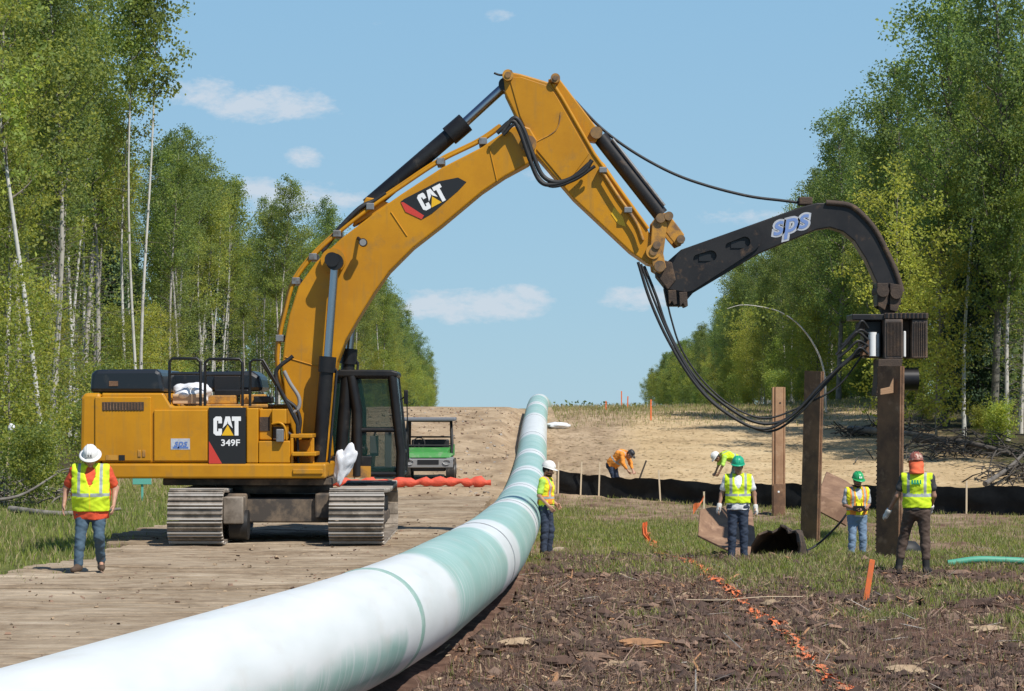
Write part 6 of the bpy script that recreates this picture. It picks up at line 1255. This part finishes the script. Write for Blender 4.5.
# shredded wood, twigs and bark on the mulch
def chips(name, x, y, l0, l1, asp, mats, wt, seed, lift=.4):
    r = np.random.default_rng(seed); n = len(x); z = ground_z(x, y)+.012; l = r.uniform(l0, l1, n)*r.uniform(.5, 1.5, n); w = l*asp*r.uniform(.5, 1.3, n); a = r.uniform(0, 6.28, n); t = r.normal(0, lift, n); d = np.stack([np.cos(a)*np.cos(t), np.sin(a)*np.cos(t), np.abs(np.sin(t))], 1)*l[:, None]*.5; s_ = np.stack([-np.sin(a), np.cos(a), r.normal(0, .5, n)], 1)*w[:, None]*.5; up = np.array([0, 0, 1.])*w[:, None]*.45; c = np.stack([x, y, z+np.abs(d[:, 2])*.8], 1)
    v = np.stack([c-d-s_, c-d+s_, c+d+s_*.6, c+d-s_*.6, c-d*.7+up, c+d*.6+up], 1).reshape(-1, 3); o = 6*np.arange(n)[:, None]; f = np.concatenate([o+np.array([q]) for q in ([0, 1, 4, 4], )]) if False else np.concatenate([o+np.array([[0, 3, 5, 4]]), o+np.array([[1, 4, 5, 2]]), o+np.array([[0, 4, 1, 1]])[:, :4] if False else o+np.array([[3, 2, 5, 5]])[:, :4] if False else o+np.array([[0, 1, 2, 3]])])
    k = r.choice(len(mats), n, p=wt); tag(npmesh(name, v, f, mats, np.concatenate([k, k, k])), kind='stuff')
def mulch_pts(n, y0, y1, x1=13):
    y = y0+(y1-y0)*r_.random(n)**1.2; x = pipe_x(y)+.45+r_.random(n)*(np.minimum(x1, y*.215)-pipe_x(y)-.2); return x, y
x, y = mulch_pts(60000, 20.5, 47); k = fbm(x*.7, y*.7, 77, 3); q = r_.random(len(x)) < np.clip((k-.28)*3.2, .12, 1); chips('wood_shreds', x[q], y[q], .015, .085, .3, ['chip_dark', 'chip_mid', 'chip_pale', 'shred_orange'], [.44, .28, .16, .12], 1)
x, y = mulch_pts(420, 21, 52); chips('wood_chunks', x, y, .06, .18, .4, ['chip_mid', 'chip_pale', 'chip_dark', 'chip_grey'], [.42, .2, .33, .05], 2, .2)
# clods of torn-up soil
def clods(name, x, y, r0, r1, mats, wt, seed):
    r = np.random.default_rng(seed); n = len(x); q = np.array([[0, 0, 1], [.9, 0, .3], [.28, .85, .35], [-.73, .53, .3], [-.73, -.53, .25], [.28, -.85, .3], [.7, .3, -.5], [-.2, .7, -.5], [-.8, -.1, -.5], [0, -.8, -.5]]); tri = np.array([[0, 1, 2], [0, 2, 3], [0, 3, 4], [0, 4, 5], [0, 5, 1], [1, 6, 2], [2, 6, 7], [2, 7, 3], [3, 7, 8], [3, 8, 4], [4, 8, 9], [4, 9, 5], [5, 9, 1], [1, 9, 6]])
    s = r.uniform(r0, r1, n)*r.uniform(.5, 1.5, n); a = r.uniform(0, 6.28, n); P = q[None]*r.uniform(.6, 1.35, (n, 10, 1))*np.array([1.25, 1, .7]); X = P[:, :, 0]*np.cos(a)[:, None]-P[:, :, 1]*np.sin(a)[:, None]; Y = P[:, :, 0]*np.sin(a)[:, None]+P[:, :, 1]*np.cos(a)[:, None]
    v = np.stack([X, Y, P[:, :, 2]], -1)*s[:, None, None]+np.stack([x, y, ground_z(x, y)+s*.15], 1)[:, None, :]; f = (tri[None]+10*np.arange(n)[:, None, None]).reshape(-1, 3); tag(npmesh(name, v.reshape(-1, 3), f, mats, np.repeat(r.choice(len(mats), n, p=wt), len(tri))), kind='stuff')
x, y = mulch_pts(16000, 20.5, 50); k = fbm(x*.6+9, y*.6, 88, 3); q = r_.random(len(x)) < np.clip((k-.36)*4, .03, 1); clods('soil_clods', x[q], y[q], .02, .075, ['chip_dark', 'chip_mid', 'soil'], [.4, .1, .5], 11)
# patches of shredded pale wood
k_ = np.stack(mulch_pts(46, 21.5, 42), 1); k_ = np.repeat(k_, 46, 0)+r_.normal(0, .16, (46*46, 2))*np.array([1.6, 1.6]); chips('shredded_wood', k_[:, 0], k_[:, 1], .03, .14, .22, ['chip_pale', 'chip_mid', 'shred_orange'], [.4, .3, .3], 12, .35)
x, y = mulch_pts(3200, 21, 58); chips('dry_twigs', x, y, .1, .34, .04, ['stem', 'chip_grey', 'chip_mid'], [.62, .1, .28], 3, .3)
x, y = mulch_pts(42000, 21, 45); grass('dry_stems', x, y, .04, .17, .004, 5, ['stem', 'chip_dark', 'grass_dry', 'grass_a'], [.5, .28, .12, .10])
n = 2600; y = 20+38*r_.random(n); x = pipe_x(y)-.6-r_.random(n)**2*6; q = x > -6.8; x, y = x[q], y[q]; chips('road_crumbs', x, y, .012, .06, .6, ['chip_mid', 'chip_pale', 'chip_dark'], [.45, .45, .1], 6, .2)
for o in list(SC.objects):
    if o.name.startswith('road_crumbs'): o.location.z = .13
n = 1500; y = 58+66*r_.random(n); x = pipe_x(y)-.8-r_.random(n)*9; chips('slope_clods', x, y, .03, .12, .7, ['chip_mid', 'chip_pale', 'chip_grey'], [.4, .4, .2], 7, .2)
# larger pieces one can tell apart
def chunk(x, y, d, L_, w, h, mname, rz, label, cat='wood chunk', name='wood_chunk'):
    """torn wood: a core wrapped in overlapping splinters of uneven length"""
    p = px(x, y, d); g = gz(p.x, d); r = random.Random(int(x*7+y)); m = MB()
    for s_ in range(16):
        u = r.uniform(-.5, .5); a = L_*r.uniform(.25, .62); o = L_*r.uniform(-.18, .18); yy = u*w; zz = h*(.45-.8*u*u)*r.uniform(.4, 1.1); t = r.uniform(.018, .045); q = r.uniform(-.25, .25); tz = r.uniform(-.12, .16); P = [Vector((o-a, yy-q*a, zz-tz*a)), Vector((o-a*.3, yy-q*.3*a, zz+.01)), Vector((o+a*.4, yy+q*.4*a, zz+.015)), Vector((o+a, yy+q*a, zz+tz*a))]
        m.tube(P, [t*.25, t, t*.9, t*.2], 5, smooth=False)
    o = m.build(name, mname); o.location = (p.x, d, g); o.rotation_euler = (0, 0, rz); return tag(o, label, cat)
chunk(640, 654, 27.2, .42, .26, .2, 'shred_orange', .2, 'pale torn wood slab just left of the orange line in the foreground'); chunk(975, 607, 33.5, .6, .2, .2, 'chip_dark', -.3, 'dark split log lying in the mulch near the right edge'); chunk(990, 634, 29.6, .36, .16, .1, 'chip_pale', .3, 'pale splintered wood piece near the right edge below the split log')
chunk(515, 652, 27.4, .3, .16, .12, 'chip_pale', .5, 'small pale wood chunk close to the pipe in the foreground'); chunk(592, 660, 26.4, .34, .22, .17, 'chip_mid', -.2, 'brown bark chunk in the foreground left of the pale torn slab'); chunk(632, 668, 25.8, .3, .2, .16, 'chip_mid', 1.0, 'brown stump fragment just below the pale torn slab'); chunk(560, 668, 25.8, .3, .2, .15, 'chip_dark', .2, 'dark bark lump in the foreground mulch left of the brown chunk')
chunk(905, 679, 24.6, .3, .2, .15, 'chip_pale', .1, 'pale wood chip at the bottom right of the photo'); chunk(770, 606, 33.6, .22, .12, .1, 'chip_pale', -.5, 'small pale chip sitting on the orange marking line'); chunk(955, 578, 39.4, .45, .2, .14, 'chip_mid', .1, 'brown slab of bark right of the boots of the worker facing away')
